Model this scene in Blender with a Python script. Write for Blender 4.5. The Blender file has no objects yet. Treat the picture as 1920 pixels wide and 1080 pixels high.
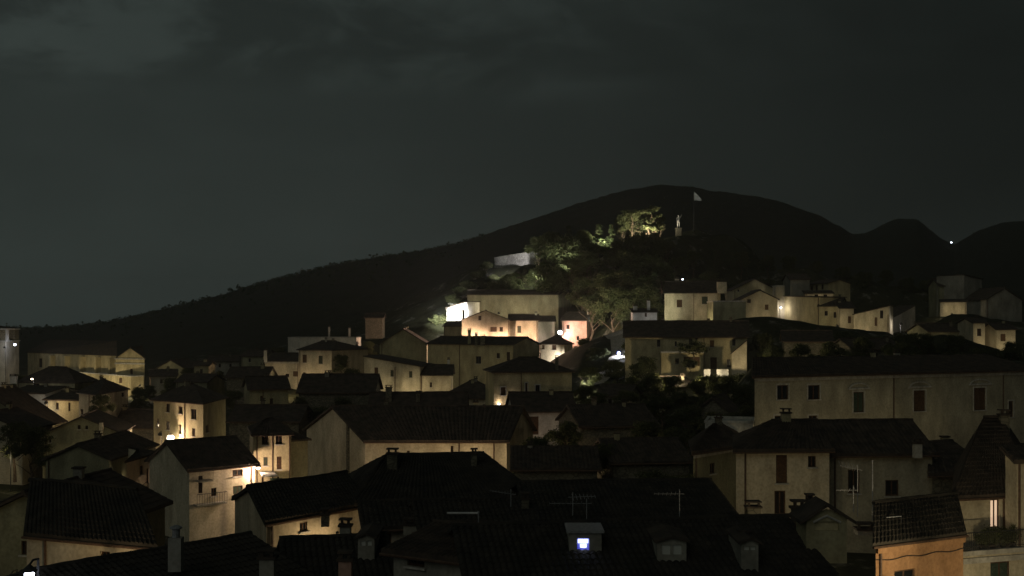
import bpy, math, random
import numpy as np
from mathutils import Vector, Matrix, noise

random.seed(7)
rng = np.random.default_rng(7)
scene = bpy.context.scene
col = scene.collection

# ------------------------------------------------------------------ camera
F, CX, CY, HC = 2059.0, 960.0, 615.0, 40.0      # focal length and horizon in photo pixels, eye height (m)
cam = bpy.data.cameras.new('camera')
cam.sensor_width = 36.0
cam.lens = 36.0 * F / 1920.0
cam.shift_y = (CY - 540.0) / 1920.0
cam.clip_start, cam.clip_end = 0.5, 30000.0
cam_o = bpy.data.objects.new('camera', cam)
cam_o.location = (0, 0, HC)
cam_o.rotation_euler = (math.radians(90), 0, 0)
col.objects.link(cam_o)
scene.camera = cam_o

# ------------------------------------------------------------------ world: clouded night sky, town glow low on the left
world = bpy.data.worlds.new('World')
scene.world = world
world.use_nodes = True
nt = world.node_tree
nt.nodes.clear()
N = nt.nodes.new
L = nt.links.new
out = N('ShaderNodeOutputWorld')
bg = N('ShaderNodeBackground')
L(bg.outputs[0], out.inputs[0])
tc = N('ShaderNodeTexCoord')
sep = N('ShaderNodeSeparateXYZ')
L(tc.outputs['Generated'], sep.inputs[0])

def mr(src, a, b, c, d, smooth=True):
    m = N('ShaderNodeMapRange')
    m.interpolation_type = 'SMOOTHSTEP' if smooth else 'LINEAR'
    L(src, m.inputs[0])
    for i, v in zip((1, 2, 3, 4), (a, b, c, d)):
        m.inputs[i].default_value = v
    return m.outputs[0]

def ma(op, a, b):
    m = N('ShaderNodeMath')
    m.operation = op
    for i, v in enumerate((a, b)):
        if isinstance(v, (int, float)):
            m.inputs[i].default_value = v
        else:
            L(v, m.inputs[i])
    return m.outputs[0]

mapn = N('ShaderNodeMapping')
mapn.inputs['Scale'].default_value = (1.6, 1.0, 4.2)
mapn.inputs['Location'].default_value = (0.35, 0.2, 0.1)
L(tc.outputs['Generated'], mapn.inputs[0])
n1 = N('ShaderNodeTexNoise')
n1.inputs['Scale'].default_value = 2.3
n1.inputs['Detail'].default_value = 7
n1.inputs['Roughness'].default_value = 0.52
L(mapn.outputs[0], n1.inputs['Vector'])
cloud = mr(n1.outputs[0], 0.34, 0.68, 0.92, 1.08)
map2 = N('ShaderNodeMapping')
map2.inputs['Scale'].default_value = (1.0, 1.0, 2.4)
map2.inputs['Location'].default_value = (1.7, 0.4, 0.25)
L(tc.outputs['Generated'], map2.inputs[0])
n2 = N('ShaderNodeTexNoise')
n2.inputs['Scale'].default_value = 7.0
n2.inputs['Detail'].default_value = 9
n2.inputs['Roughness'].default_value = 0.62
n2.inputs['Distortion'].default_value = 0.4
L(map2.outputs[0], n2.inputs['Vector'])
azim = mr(sep.outputs[0], -0.34, 0.46, 1.0, 0.30)
low = mr(sep.outputs[2], 0.02, 0.15, 1.34, 0.97)
edge = ma('ADD', sep.outputs[2], ma('MULTIPLY', n1.outputs[0], 0.05))
high = mr(edge, 0.215, 0.255, 0.0, 1.0)
mott = ma('ADD', 1.0, ma('MULTIPLY', ma('MULTIPLY', high, mr(sep.outputs[0], -0.12, 0.22, 1.0, 0.25)), mr(n2.outputs[0], 0.38, 0.60, -0.16, 0.42)))
b = ma('MULTIPLY', ma('MULTIPLY', azim, cloud), ma('MULTIPLY', low, mott))
tint = N('ShaderNodeMix')
tint.data_type = 'RGBA'
L(high, tint.inputs[0])
tint.inputs[6].default_value = (0.0234, 0.0304, 0.0278, 1)
tint.inputs[7].default_value = (0.0234, 0.0304, 0.0278, 1)
glow = N('ShaderNodeVectorMath')
glow.operation = 'SCALE'
L(tint.outputs[2], glow.inputs[0])
L(b, glow.inputs['Scale'])
sky = N('ShaderNodeTexSky')
sky.sky_type = 'NISHITA'
sky.sun_disc = False
sky.sun_elevation = math.radians(1.0)
sky.sun_rotation = math.radians(200)
skys = N('ShaderNodeVectorMath')
skys.operation = 'SCALE'
L(sky.outputs[0], skys.inputs[0])
skys.inputs['Scale'].default_value = 0.0006
addn = N('ShaderNodeVectorMath')
addn.operation = 'ADD'
L(glow.outputs[0], addn.inputs[0])
L(skys.outputs[0], addn.inputs[1])
L(addn.outputs[0], bg.inputs[0])
bg.inputs[1].default_value = 1.0

fill_sun = bpy.data.lights.new('fill_sun', 'SUN')          # added soft fill from behind the camera to lift walls, far below daylight
fill_sun.energy = 0.13
fill_sun.angle = math.radians(40)
fill_sun.color = (0.97, 1.0, 0.88)
fill_sun_o = bpy.data.objects.new('fill_sun', fill_sun)
fill_sun_o.rotation_euler = (math.radians(58), 0, math.radians(-22))
col.objects.link(fill_sun_o)

scene.view_settings.view_transform = 'Standard'
scene.view_settings.look = 'None'
scene.view_settings.exposure = 0.0
scene.view_settings.gamma = 1.0
scene.cycles.use_denoising = True
scene.cycles.denoiser = 'OPENIMAGEDENOISE'
scene.cycles.light_sampling_threshold = 0.0
scene.cycles.max_bounces = 4
scene.cycles.diffuse_bounces = 3
scene.cycles.sample_clamp_indirect = 1.0
scene.cycles.caustics_reflective = False
scene.cycles.caustics_refractive = False

# ------------------------------------------------------------------ helpers
def P(px, py, d):
    return Vector(((px - CX) * d / F, d, HC + (CY - py) * d / F))

def tag(o, label=None, cat=None, group=None, kind=None):
    if label: o['label'] = label
    if cat: o['category'] = cat
    if group: o['group'] = group
    if kind: o['kind'] = kind
    return o

def empty(name, loc):
    o = bpy.data.objects.new(name, None)
    o.location = loc
    o.empty_display_size = 0.5
    col.objects.link(o)
    return o

def origin_of(o):
    v = Vector((0, 0, 0))
    while o is not None:
        v = v + o.location
        o = o.parent
    return v

class MB:
    def __init__(s):
        s.v, s.f = [], []
    def quad(s, *p):
        n = len(s.v)
        s.v.extend([Vector(q) for q in p])
        s.f.append(tuple(range(n, n + len(p))))
    def box(s, o, ex, ey, ez):
        o, ex, ey, ez = Vector(o), Vector(ex), Vector(ey), Vector(ez)
        n = len(s.v)
        s.v += [o, o + ex, o + ex + ey, o + ey, o + ez, o + ex + ez, o + ex + ey + ez, o + ey + ez]
        s.f += [tuple(n + i for i in q) for q in
                ((3, 2, 1, 0), (4, 5, 6, 7), (0, 1, 5, 4), (1, 2, 6, 5), (2, 3, 7, 6), (3, 0, 4, 7))]
    def tube(s, pts, r, k=6, r1=None):
        pts = [Vector(p) for p in pts]
        n0 = len(s.v)
        m = len(pts)
        for i, p in enumerate(pts):
            t = (pts[min(i + 1, m - 1)] - pts[max(i - 1, 0)]).normalized()
            a = t.cross(Vector((0.31, 0.17, 0.93)))
            if a.length < 0.05:
                a = t.cross(Vector((1, 0, 0)))
            a.normalize()
            bb = t.cross(a)
            rr = r if r1 is None else r + (r1 - r) * i / max(1, m - 1)
            for j in range(k):
                w = 2 * math.pi * j / k
                s.v.append(p + a * math.cos(w) * rr + bb * math.sin(w) * rr)
        for i in range(m - 1):
            for j in range(k):
                s.f.append((n0 + i * k + j, n0 + i * k + (j + 1) % k, n0 + (i + 1) * k + (j + 1) % k, n0 + (i + 1) * k + j))
        s.f.append(tuple(n0 + j for j in reversed(range(k))))
        s.f.append(tuple(n0 + (m - 1) * k + j for j in range(k)))
    def lathe(s, c, prof, k=12):
        c = Vector(c)
        n0 = len(s.v)
        for r, z in prof:
            for j in range(k):
                w = 2 * math.pi * j / k
                s.v.append(c + Vector((r * math.cos(w), r * math.sin(w), z)))
        for i in range(len(prof) - 1):
            for j in range(k):
                s.f.append((n0 + i * k + j, n0 + i * k + (j + 1) % k, n0 + (i + 1) * k + (j + 1) % k, n0 + (i + 1) * k + j))
        s.f.append(tuple(n0 + j for j in reversed(range(k))))
        s.f.append(tuple(n0 + (len(prof) - 1) * k + j for j in range(k)))
    def build(s, name, mat, parent=None, smooth=False):
        o0 = origin_of(parent) if parent else Vector((0, 0, 0))
        me = bpy.data.meshes.new(name)
        me.from_pydata([tuple(v - o0) for v in s.v], [], s.f)
        me.materials.append(mat)
        if smooth:
            me.polygons.foreach_set('use_smooth', [True] * len(me.polygons))
        o = bpy.data.objects.new(name, me)
        col.objects.link(o)
        o.parent = parent
        return o

# ------------------------------------------------------------------ materials
def mat_base(name):
    m = bpy.data.materials.new(name)
    m.use_nodes = True
    n = m.node_tree
    return m, n, n.nodes['Principled BSDF']

def plaster(name, c, c2=None, scale=0.6, bump=0.25, amt=0.55):
    """weathered lime plaster: blotches, rain streaks, fine grain"""
    m, n, p = mat_base(name)
    c2 = c2 or tuple(x * 0.64 for x in c)
    geo = n.nodes.new('ShaderNodeNewGeometry')
    mp = n.nodes.new('ShaderNodeMapping')
    mp.inputs['Scale'].default_value = (1, 1, 0.45)
    n.links.new(geo.outputs['Position'], mp.inputs[0])
    a = n.nodes.new('ShaderNodeTexNoise')
    a.inputs['Scale'].default_value = scale
    a.inputs['Detail'].default_value = 8
    a.inputs['Roughness'].default_value = 0.65
    n.links.new(mp.outputs[0], a.inputs['Vector'])
    r = n.nodes.new('ShaderNodeValToRGB')
    r.color_ramp.elements[0].position = 0.38
    r.color_ramp.elements[1].position = 0.64
    r.color_ramp.elements[0].color = (*c2, 1)
    r.color_ramp.elements[1].color = (*c, 1)
    n.links.new(a.outputs[0], r.inputs[0])
    g = n.nodes.new('ShaderNodeTexNoise')
    g.inputs['Scale'].default_value = 5.5
    g.inputs['Detail'].default_value = 6
    n.links.new(geo.outputs['Position'], g.inputs['Vector'])
    mx = n.nodes.new('ShaderNodeMix')
    mx.data_type = 'RGBA'
    mx.blend_type = 'MULTIPLY'
    mx.inputs[0].default_value = amt
    n.links.new(r.outputs[0], mx.inputs[6])
    gr = n.nodes.new('ShaderNodeValToRGB')
    gr.color_ramp.elements[0].position = 0.3
    gr.color_ramp.elements[0].color = (0.55, 0.53, 0.5, 1)
    gr.color_ramp.elements[1].position = 0.6
    gr.color_ramp.elements[1].color = (1, 1, 1, 1)
    n.links.new(g.outputs[0], gr.inputs[0])
    n.links.new(gr.outputs[0], mx.inputs[7])
    ms = n.nodes.new('ShaderNodeMapping')
    ms.inputs['Scale'].default_value = (0.55, 0.55, 0.30)
    n.links.new(geo.outputs['Position'], ms.inputs[0])
    sn = n.nodes.new('ShaderNodeTexNoise')
    sn.inputs['Scale'].default_value = 1.0
    sn.inputs['Detail'].default_value = 8
    sn.inputs['Distortion'].default_value = 0.6
    n.links.new(ms.outputs[0], sn.inputs['Vector'])
    sr = n.nodes.new('ShaderNodeValToRGB')
    sr.color_ramp.elements[0].position = 0.36
    sr.color_ramp.elements[0].color = (0.70, 0.68, 0.64, 1)
    sr.color_ramp.elements[1].position = 0.55
    sr.color_ramp.elements[1].color = (1, 1, 1, 1)
    n.links.new(sn.outputs[0], sr.inputs[0])
    m2 = n.nodes.new('ShaderNodeMix')
    m2.data_type = 'RGBA'
    m2.blend_type = 'MULTIPLY'
    m2.inputs[0].default_value = 0.5
    n.links.new(mx.outputs[2], m2.inputs[6])
    n.links.new(sr.outputs[0], m2.inputs[7])
    n.links.new(m2.outputs[2], p.inputs['Base Color'])
    bm = n.nodes.new('ShaderNodeBump')
    bm.inputs['Strength'].default_value = bump
    bm.inputs['Distance'].default_value = 0.05
    n.links.new(g.outputs[0], bm.inputs['Height'])
    n.links.new(bm.outputs[0], p.inputs['Normal'])
    p.inputs['Roughness'].default_value = 0.92
    p.inputs['Specular IOR Level'].default_value = 0.15
    return m

def stone(name, c, scale=2.2):
    """rubble masonry"""
    m, n, p = mat_base(name)
    geo = n.nodes.new('ShaderNodeNewGeometry')
    mp = n.nodes.new('ShaderNodeMapping')
    mp.inputs['Scale'].default_value = (1, 1, 1.7)
    n.links.new(geo.outputs['Position'], mp.inputs[0])
    v = n.nodes.new('ShaderNodeTexVoronoi')
    v.feature = 'DISTANCE_TO_EDGE'
    v.inputs['Scale'].default_value = scale
    n.links.new(mp.outputs[0], v.inputs['Vector'])
    v2 = n.nodes.new('ShaderNodeTexVoronoi')
    v2.inputs['Scale'].default_value = scale
    n.links.new(mp.outputs[0], v2.inputs['Vector'])
    r = n.nodes.new('ShaderNodeValToRGB')
    r.color_ramp.elements[0].color = tuple(x * 0.45 for x in c) + (1,)
    r.color_ramp.elements[1].position = 0.12
    r.color_ramp.elements[1].color = (*c, 1)
    n.links.new(v.outputs['Distance'], r.inputs[0])
    mx = n.nodes.new('ShaderNodeMix')
    mx.data_type = 'RGBA'
    mx.blend_type = 'MULTIPLY'
    mx.inputs[0].default_value = 0.45
    n.links.new(r.outputs[0], mx.inputs[6])
    bw = n.nodes.new('ShaderNodeRGBToBW')
    n.links.new(v2.outputs['Color'], bw.inputs[0])
    n.links.new(bw.outputs[0], mx.inputs[7])
    n.links.new(mx.outputs[2], p.inputs['Base Color'])
    bm = n.nodes.new('ShaderNodeBump')
    bm.inputs['Strength'].default_value = 0.6
    bm.inputs['Distance'].default_value = 0.05
    n.links.new(v.outputs['Distance'], bm.inputs['Height'])
    n.links.new(bm.outputs[0], p.inputs['Normal'])
    p.inputs['Roughness'].default_value = 0.95
    p.inputs['Specular IOR Level'].default_value = 0.1
    return m

def mottled(name, c, c2, scale, rough=0.9, bump=0.4, spec=0.2):
    m, n, p = mat_base(name)
    geo = n.nodes.new('ShaderNodeNewGeometry')
    a = n.nodes.new('ShaderNodeTexNoise')
    a.inputs['Scale'].default_value = scale
    a.inputs['Detail'].default_value = 8
    n.links.new(geo.outputs['Position'], a.inputs['Vector'])
    r = n.nodes.new('ShaderNodeValToRGB')
    r.color_ramp.elements[0].position = 0.35
    r.color_ramp.elements[1].position = 0.68
    r.color_ramp.elements[0].color = (*c2, 1)
    r.color_ramp.elements[1].color = (*c, 1)
    n.links.new(a.outputs[0], r.inputs[0])
    n.links.new(r.outputs[0], p.inputs['Base Color'])
    bm = n.nodes.new('ShaderNodeBump')
    bm.inputs['Strength'].default_value = bump
    bm.inputs['Distance'].default_value = 0.08
    n.links.new(a.outputs[0], bm.inputs['Height'])
    n.links.new(bm.outputs[0], p.inputs['Normal'])
    p.inputs['Roughness'].default_value = rough
    p.inputs['Specular IOR Level'].default_value = spec
    return m

def leafy(name, c, c2):
    m, n, p = mat_base(name)
    geo = n.nodes.new('ShaderNodeNewGeometry')
    r = n.nodes.new('ShaderNodeValToRGB')
    r.color_ramp.elements[0].color = (*c2, 1)
    r.color_ramp.elements[1].color = (*c, 1)
    n.links.new(geo.outputs['Random Per Island'], r.inputs[0])
    n.links.new(r.outputs[0], p.inputs['Base Color'])
    p.inputs['Roughness'].default_value = 0.75
    p.inputs['Specular IOR Level'].default_value = 0.2
    tr = n.nodes.new('ShaderNodeBsdfTranslucent')
    n.links.new(r.outputs[0], tr.inputs[0])
    mx = n.nodes.new('ShaderNodeMixShader')
    mx.inputs[0].default_value = 0.3
    n.links.new(p.outputs[0], mx.inputs[1])
    n.links.new(tr.outputs[0], mx.inputs[2])
    n.links.new(mx.outputs[0], n.nodes['Material Output'].inputs[0])
    return m

def glowing(name, c, s):
    m, n, p = mat_base(name)
    p.inputs['Base Color'].default_value = (0.8, 0.8, 0.8, 1)
    p.inputs['Emission Color'].default_value = (*c, 1)
    p.inputs['Emission Strength'].default_value = s
    return m

M = dict(
    cream=plaster('cream_plaster', (0.64, 0.56, 0.40)),
    ochre=plaster('ochre_plaster', (0.48, 0.42, 0.25)),
    yellow=plaster('yellow_plaster', (0.60, 0.51, 0.30)),
    pale=plaster('pale_plaster', (0.66, 0.62, 0.53)),
    white=plaster('white_plaster', (0.78, 0.77, 0.74), amt=0.3),
    grey=plaster('grey_plaster', (0.36, 0.34, 0.28)),
    olive=plaster('olive_plaster', (0.34, 0.32, 0.20)),  # plain darker olive tone
    pink=plaster('pink_plaster', (0.62, 0.38, 0.29)),
    orange=plaster('orange_plaster', (0.46, 0.26, 0.13)),
    greyolive=plaster('grey_olive_plaster', (0.42, 0.385, 0.28)),
    stone=stone('rubble_stone', (0.34, 0.30, 0.22)),
    dstone=stone('dark_stone', (0.20, 0.18, 0.13)),
    wstone=stone('pale_rubble_stone', (0.52, 0.49, 0.43), 1.3),
    roof=mottled('old_clay_tiles', (0.085, 0.064, 0.048), (0.038, 0.031, 0.025), 1.4),
    roof2=mottled('shaded_clay_tiles', (0.052, 0.044, 0.034), (0.024, 0.022, 0.018), 1.1),  # darker tile copy; night gloom of the near roofs put into the colour
    wood=mottled('dark_brown_wood', (0.10, 0.055, 0.03), (0.05, 0.03, 0.018), 6.0),
    grwood=mottled('green_painted_wood', (0.05, 0.07, 0.05), (0.03, 0.045, 0.03), 5.0),
    trim=plaster('stone_trim', (0.55, 0.52, 0.45), scale=2.0),
    metal=mottled('grey_zinc', (0.30, 0.30, 0.29), (0.16, 0.16, 0.155), 8.0, rough=0.5, spec=0.5),
    iron=mottled('dark_iron', (0.05, 0.05, 0.05), (0.025, 0.025, 0.025), 9.0, rough=0.6),
    alu=mottled('bare_aluminium', (0.36, 0.36, 0.36), (0.24, 0.24, 0.24), 9.0, rough=0.45, spec=0.6),
    copper=mottled('brown_gutter_paint', (0.12, 0.075, 0.05), (0.07, 0.045, 0.03), 6.0, rough=0.6),
    grass=mottled('dry_grass_and_earth', (0.085, 0.085, 0.040), (0.045, 0.050, 0.024), 0.35, bump=0.8),
    path=mottled('gravel_path', (0.40, 0.36, 0.29), (0.26, 0.23, 0.18), 2.5),
    rock=mottled('limestone_rock', (0.42, 0.40, 0.34), (0.20, 0.19, 0.15), 0.9, bump=1.0),
    marble=mottled('weathered_marble', (0.62, 0.60, 0.55), (0.42, 0.40, 0.36), 2.0),
    bark=mottled('bark', (0.14, 0.10, 0.07), (0.06, 0.045, 0.03), 4.0),
    leaf=leafy('broad_leaves', (0.115, 0.120, 0.050), (0.045, 0.055, 0.022)),
    leaf2=leafy('pine_needles', (0.080, 0.095, 0.040), (0.026, 0.038, 0.016)),
    flag=mottled('white_flag_cloth', (0.72, 0.72, 0.70), (0.6, 0.6, 0.58), 3.0),
)
gm, gn, gp_ = mat_base('hillside_grass_and_limestone')
_geo = gn.nodes.new('ShaderNodeNewGeometry')
def _noise(sc, det=8):
    a = gn.nodes.new('ShaderNodeTexNoise')
    a.inputs['Scale'].default_value = sc
    a.inputs['Detail'].default_value = det
    a.inputs['Roughness'].default_value = 0.65
    gn.links.new(_geo.outputs['Position'], a.inputs['Vector'])
    return a
def _ramp(src, p0, c0, p1_, c1):
    r = gn.nodes.new('ShaderNodeValToRGB')
    r.color_ramp.elements[0].position, r.color_ramp.elements[1].position = p0, p1_
    r.color_ramp.elements[0].color, r.color_ramp.elements[1].color = (*c0, 1), (*c1, 1)
    gn.links.new(src, r.inputs[0])
    return r
_ga, _gb = _noise(0.35), _noise(0.22)
_rg = _ramp(_ga.outputs[0], 0.35, (0.020, 0.022, 0.012), 0.68, (0.045, 0.046, 0.023))
_rr = _ramp(_noise(1.2).outputs[0], 0.35, (0.08, 0.075, 0.06), 0.65, (0.22, 0.21, 0.175))
_mk0 = _ramp(_gb.outputs[0], 0.57, (0, 0, 0), 0.66, (1, 1, 1))
_sp = gn.nodes.new('ShaderNodeSeparateXYZ')
gn.links.new(_geo.outputs['Position'], _sp.inputs[0])
_far = gn.nodes.new('ShaderNodeMapRange')                # bare limestone round the village, dark scrub on the far hill
gn.links.new(_sp.outputs[1], _far.inputs[0])
for _i, _v in zip((1, 2, 3, 4), (330, 370, 1.0, 0.0)):
    _far.inputs[_i].default_value = _v
_mk = gn.nodes.new('ShaderNodeMix')
_mk.data_type = 'RGBA'
_mk.inputs[6].default_value = (0, 0, 0, 1)
gn.links.new(_far.outputs[0], _mk.inputs[0])
gn.links.new(_mk0.outputs[0], _mk.inputs[7])
_scrub = gn.nodes.new('ShaderNodeMix')
_scrub.data_type = 'RGBA'
_scrub.inputs[6].default_value = (0.026, 0.028, 0.018, 1)
gn.links.new(_far.outputs[0], _scrub.inputs[0])
_mx = gn.nodes.new('ShaderNodeMix')
_mx.data_type = 'RGBA'
gn.links.new(_mk.outputs[2], _mx.inputs[0])
gn.links.new(_rg.outputs[0], _scrub.inputs[7])
gn.links.new(_scrub.outputs[2], _mx.inputs[6])
gn.links.new(_rr.outputs[0], _mx.inputs[7])
gn.links.new(_mx.outputs[2], gp_.inputs['Base Color'])
_bm = gn.nodes.new('ShaderNodeBump')
_bm.inputs['Strength'].default_value = 0.9
_bm.inputs['Distance'].default_value = 0.35
gn.links.new(_noise(0.8, 10).outputs[0], _bm.inputs['Height'])
gn.links.new(_bm.outputs[0], gp_.inputs['Normal'])
gp_.inputs['Roughness'].default_value = 0.95
gp_.inputs['Specular IOR Level'].default_value = 0.1
M['ground'] = gm
mg, ng, pg = mat_base('dark_window_glass')
pg.inputs['Base Color'].default_value = (0.012, 0.013, 0.014, 1)
pg.inputs['Roughness'].default_value = 0.12
M['glass'] = mg
mc, nc, pc = mat_base('curtained_window_glass')
pc.inputs['Base Color'].default_value = (0.50, 0.50, 0.44, 1)
pc.inputs['Roughness'].default_value = 0.35
M['curtain'] = mc
M['room'] = glowing('lit_room', (1.0, 0.66, 0.42), 0.62)
M['bluelit'] = glowing('blue_white_light', (0.62, 0.72, 1.0), 2.2)
M['blue_halo'] = glowing('blue_halo_glow', (0.02, 0.03, 1.0), 0.4)  # glowing colour that stands in for the blue halo round the lit panes
M['bulb_w'] = glowing('warm_bulb', (1.0, 0.80, 0.58), 14.0)
M['bulb_c'] = glowing('cool_bulb', (0.80, 0.86, 1.0), 14.0)
M['bulb_b'] = glowing('blue_bulb', (0.30, 0.34, 1.0), 3.0)

# ------------------------------------------------------------------ house builder
GP = []                                  # ground control points: x, y, z

def isect(A, t, px):
    u = (px - CX) / F
    return (u * A.y - A.x) / (t.x - u * t.y)

def wall_faces(mb, p0, p1, zb, prof, holes, rev=0.2):
    """wall from p0 to p1 (seen from outside: left to right), top profile prof [(s,z)], rectangular holes cut with reveals"""
    t = Vector((p1.x - p0.x, p1.y - p0.y, 0))
    W = t.length
    t.normalize()
    nout = Vector((t.y, -t.x, 0))
    def top(s):
        for (a, za), (c, zc) in zip(prof, prof[1:]):
            if a - 1e-6 <= s <= c + 1e-6:
                return za + (zc - za) * (s - a) / max(1e-6, c - a)
        return prof[-1][1]
    xs = sorted(set([0.0, W] + [s for s, _ in prof] + [h[0] for h in holes] + [h[1] for h in holes]))
    def pt(s, z, off=0.0):
        return Vector((p0.x + t.x * s - nout.x * off, p0.y + t.y * s - nout.y * off, z))
    for a, c in zip(xs, xs[1:]):
        if c - a < 1e-4:
            continue
        mid = (a + c) / 2
        hs_ = sorted([h for h in holes if h[0] <= mid <= h[1]], key=lambda h: h[2])
        z = zb
        for h in hs_:
            if h[2] > z + 1e-4:
                mb.quad(pt(a, z), pt(c, z), pt(c, h[2]), pt(a, h[2]))
            z = max(z, h[3])
        mb.quad(pt(a, z), pt(c, z), pt(c, top(c)), pt(a, top(a)))
    for h in holes:
        a, c, z0, z1 = h[:4]
        mb.quad(pt(a, z0), pt(a, z1), pt(a, z1, rev), pt(a, z0, rev))
        mb.quad(pt(c, z0), pt(c, z0, rev), pt(c, z1, rev), pt(c, z1))
        mb.quad(pt(a, z0), pt(a, z0, rev), pt(c, z0, rev), pt(c, z0))
        mb.quad(pt(a, z1), pt(c, z1), pt(c, z1, rev), pt(a, z1, rev))

def slab(mb, a, b_, c, d, dmin, th=0.16):
    """roof slope: eave a->b, ridge d->c; ribbed like curved clay tiles when near enough to show"""
    a, b_, c, d = map(Vector, (a, b_, c, d))
    lift = Vector((0, 0, 0.03))
    a, b_, c, d = a + lift, b_ + lift, c + lift, d + lift
    up = Vector((0, 0, th))
    w = (b_ - a).length
    sl = ((d + c) / 2 - (a + b_) / 2).length
    if dmin < 135 and w > 0.5:
        per = 0.26 if dmin < 70 else 0.34
        n = max(4, int(w / per) * 4)
        m = max(1, int(sl / (0.42 if dmin < 70 else 0.7)))
        n0 = len(mb.v)
        for i in range(m + 1):
            for step in (0, 1):
                if (i == 0 and step == 0) or (i == m and step == 1):
                    continue
                v = i / m
                for j in range(n + 1):
                    uu = j / n
                    p = a.lerp(b_, uu).lerp(d.lerp(c, uu), v)
                    hgt = (0.0, 0.055, 0.075, 0.055)[j % 4] + (0.035 if step else 0.0) + 0.014 * noise.noise(p * 2.0) + 0.07 * noise.noise(p * 0.33)
                    mb.v.append(p + up + Vector((0, 0, hgt)))
        rows = 2 * m
        for i in range(rows - 1):
            for j in range(n):
                k = n0 + i * (n + 1) + j
                mb.f.append((k, k + 1, k + n + 2, k + n + 1))
        k = len(mb.v)
        mb.v += [a, b_, c, d]
        mb.f.append((k + 3, k + 2, k + 1, k))
        # eave closing strip following the tile ends
        k = len(mb.v)
        for j in range(n + 1):
            mb.v.append(a.lerp(b_, j / n))
        for j in range(n):
            mb.f.append((k + j, k + j + 1, n0 + j + 1, n0 + j))
        for (q, r_) in ((b_, c), (d, a)):
            mb.quad(q, r_, r_ + up, q + up)
    else:
        mb.quad(a + up, b_ + up, c + up, d + up)
        mb.quad(d, c, b_, a)
        for q, r_ in ((a, b_), (b_, c), (c, d), (d, a)):
            if (q - r_).length > 1e-3:
                mb.quad(q, r_, r_ + up, q + up)

def add_window(root, p0, t, nout, h, kind, trimmed):
    s0, s1, z0, z1 = h
    w, ht = s1 - s0, z1 - z0
    def pt(s, z, off):
        return Vector((p0.x + t.x * s - nout.x * off, p0.y + t.y * s - nout.y * off, z))
    Z = Vector((0, 0, 1))
    if kind == 'o':                        # open dark doorway: wooden door leaf set deep
        mb = MB()
        mb.box(pt(s0, z0, 0.19), t * w, -nout * 0.04, Z * ht)
        mb.build('door', M['wood'], root)
        return
    name = 'door' if kind in ('d', 'dl') else 'window'
    fw = min(0.09, w * 0.12)
    mb = MB()
    for (sa, sb, za, zb) in ((s0, s0 + fw, z0, z1), (s1 - fw, s1, z0, z1), (s0 + fw, s1 - fw, z0, z0 + fw), (s0 + fw, s1 - fw, z1 - fw, z1),
                             (s0 + w / 2 - fw / 2, s0 + w / 2 + fw / 2, z0 + fw, z1 - fw)):
        mb.box(pt(sa, za, 0.15), t * (sb - sa), nout * 0.06, Z * (zb - za))
    fr = mb.build(name, M['wood'] if kind != 'g' else M['trim'], root)
    if kind == 's':                        # closed louvred shutters, two leaves
        for k in range(2):
            a = s0 + fw + k * (w / 2 - fw / 2)
            ww = w / 2 - fw * 1.5
            mb = MB()
            mb.box(pt(a, z0 + fw, 0.145), t * ww, nout * 0.03, Z * (ht - 2 * fw))
            for i in range(6):
                zz = z0 + fw + (ht - 2 * fw) * (i + 0.3) / 6
                mb.box(pt(a + 0.05, zz, 0.115), t * max(0.05, ww - 0.1), nout * 0.02, Z * ((ht - 2 * fw) / 12))
            mb.build('shutter', M['grwood'] if int(s0 * 10) % 2 else M['wood'], fr)
    else:
        for k in range(2):
            a = s0 + fw + k * (w / 2 - fw / 2)
            mb = MB()
            mb.box(pt(a, z0 + fw, 0.14), t * (w / 2 - fw * 1.5), nout * 0.012, Z * (ht - 2 * fw))
            mb.build('pane', {'l': M['room'], 'dl': M['room'], 'c': M['curtain']}.get(kind, M['glass']), fr)
    if kind not in ('d', 'dl'):
        mb = MB()
        mb.box(pt(s0 - 0.1, z0 - 0.1, 0.05), t * (w + 0.2), nout * 0.2, Z * 0.09)
        mb.build('sill', M['trim'], fr)
    if trimmed:
        mb = MB()
        e = 0.14
        mb.box(pt(s0 - e, z0, -0.002), t * (e - 0.004), nout * 0.035, Z * ht)
        mb.box(pt(s1 + 0.004, z0, -0.002), t * (e - 0.004), nout * 0.035, Z * ht)
        mb.box(pt(s0 - e, z1 + 0.004, -0.002), t * (w + 2 * e), nout * 0.05, Z * 0.16)
        mb.build('surround', M['trim'], fr)

def chimney(root, px, ytop, w, d, zbot, mat=None, pot=True):
    c = P(px, ytop, d)
    mat = mat or M['ochre']
    h = c.z - zbot
    mb = MB()
    mb.box((c.x - w / 2, c.y - w * 0.4, zbot), (w, 0, 0), (0, w * 0.8, 0), (0, 0, h - 0.22))
    o = mb.build('chimney', mat, root)
    mb = MB()
    mb.box((c.x - w / 2 - 0.08, c.y - w * 0.4 - 0.08, c.z - 0.22), (w + 0.16, 0, 0), (0, w * 0.8 + 0.16, 0), (0, 0, 0.1))
    if pot:
        mb.box((c.x - w / 2 + 0.04, c.y - w * 0.4 + 0.04, c.z - 0.118), (0.12, 0, 0), (0, 0.12, 0), (0, 0, 0.2))
        mb.box((c.x + w / 2 - 0.16, c.y - w * 0.4 + 0.04, c.z - 0.118), (0.12, 0, 0), (0, 0.12, 0), (0, 0, 0.2))
        mb.box((c.x - w / 2 - 0.05, c.y - w * 0.4 - 0.05, c.z + 0.084), (w + 0.1, 0, 0), (0, w * 0.8 + 0.1, 0), (0, 0, 0.07))
    mb.build('chimney_cap', M['roof'], o)
    return o

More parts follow.
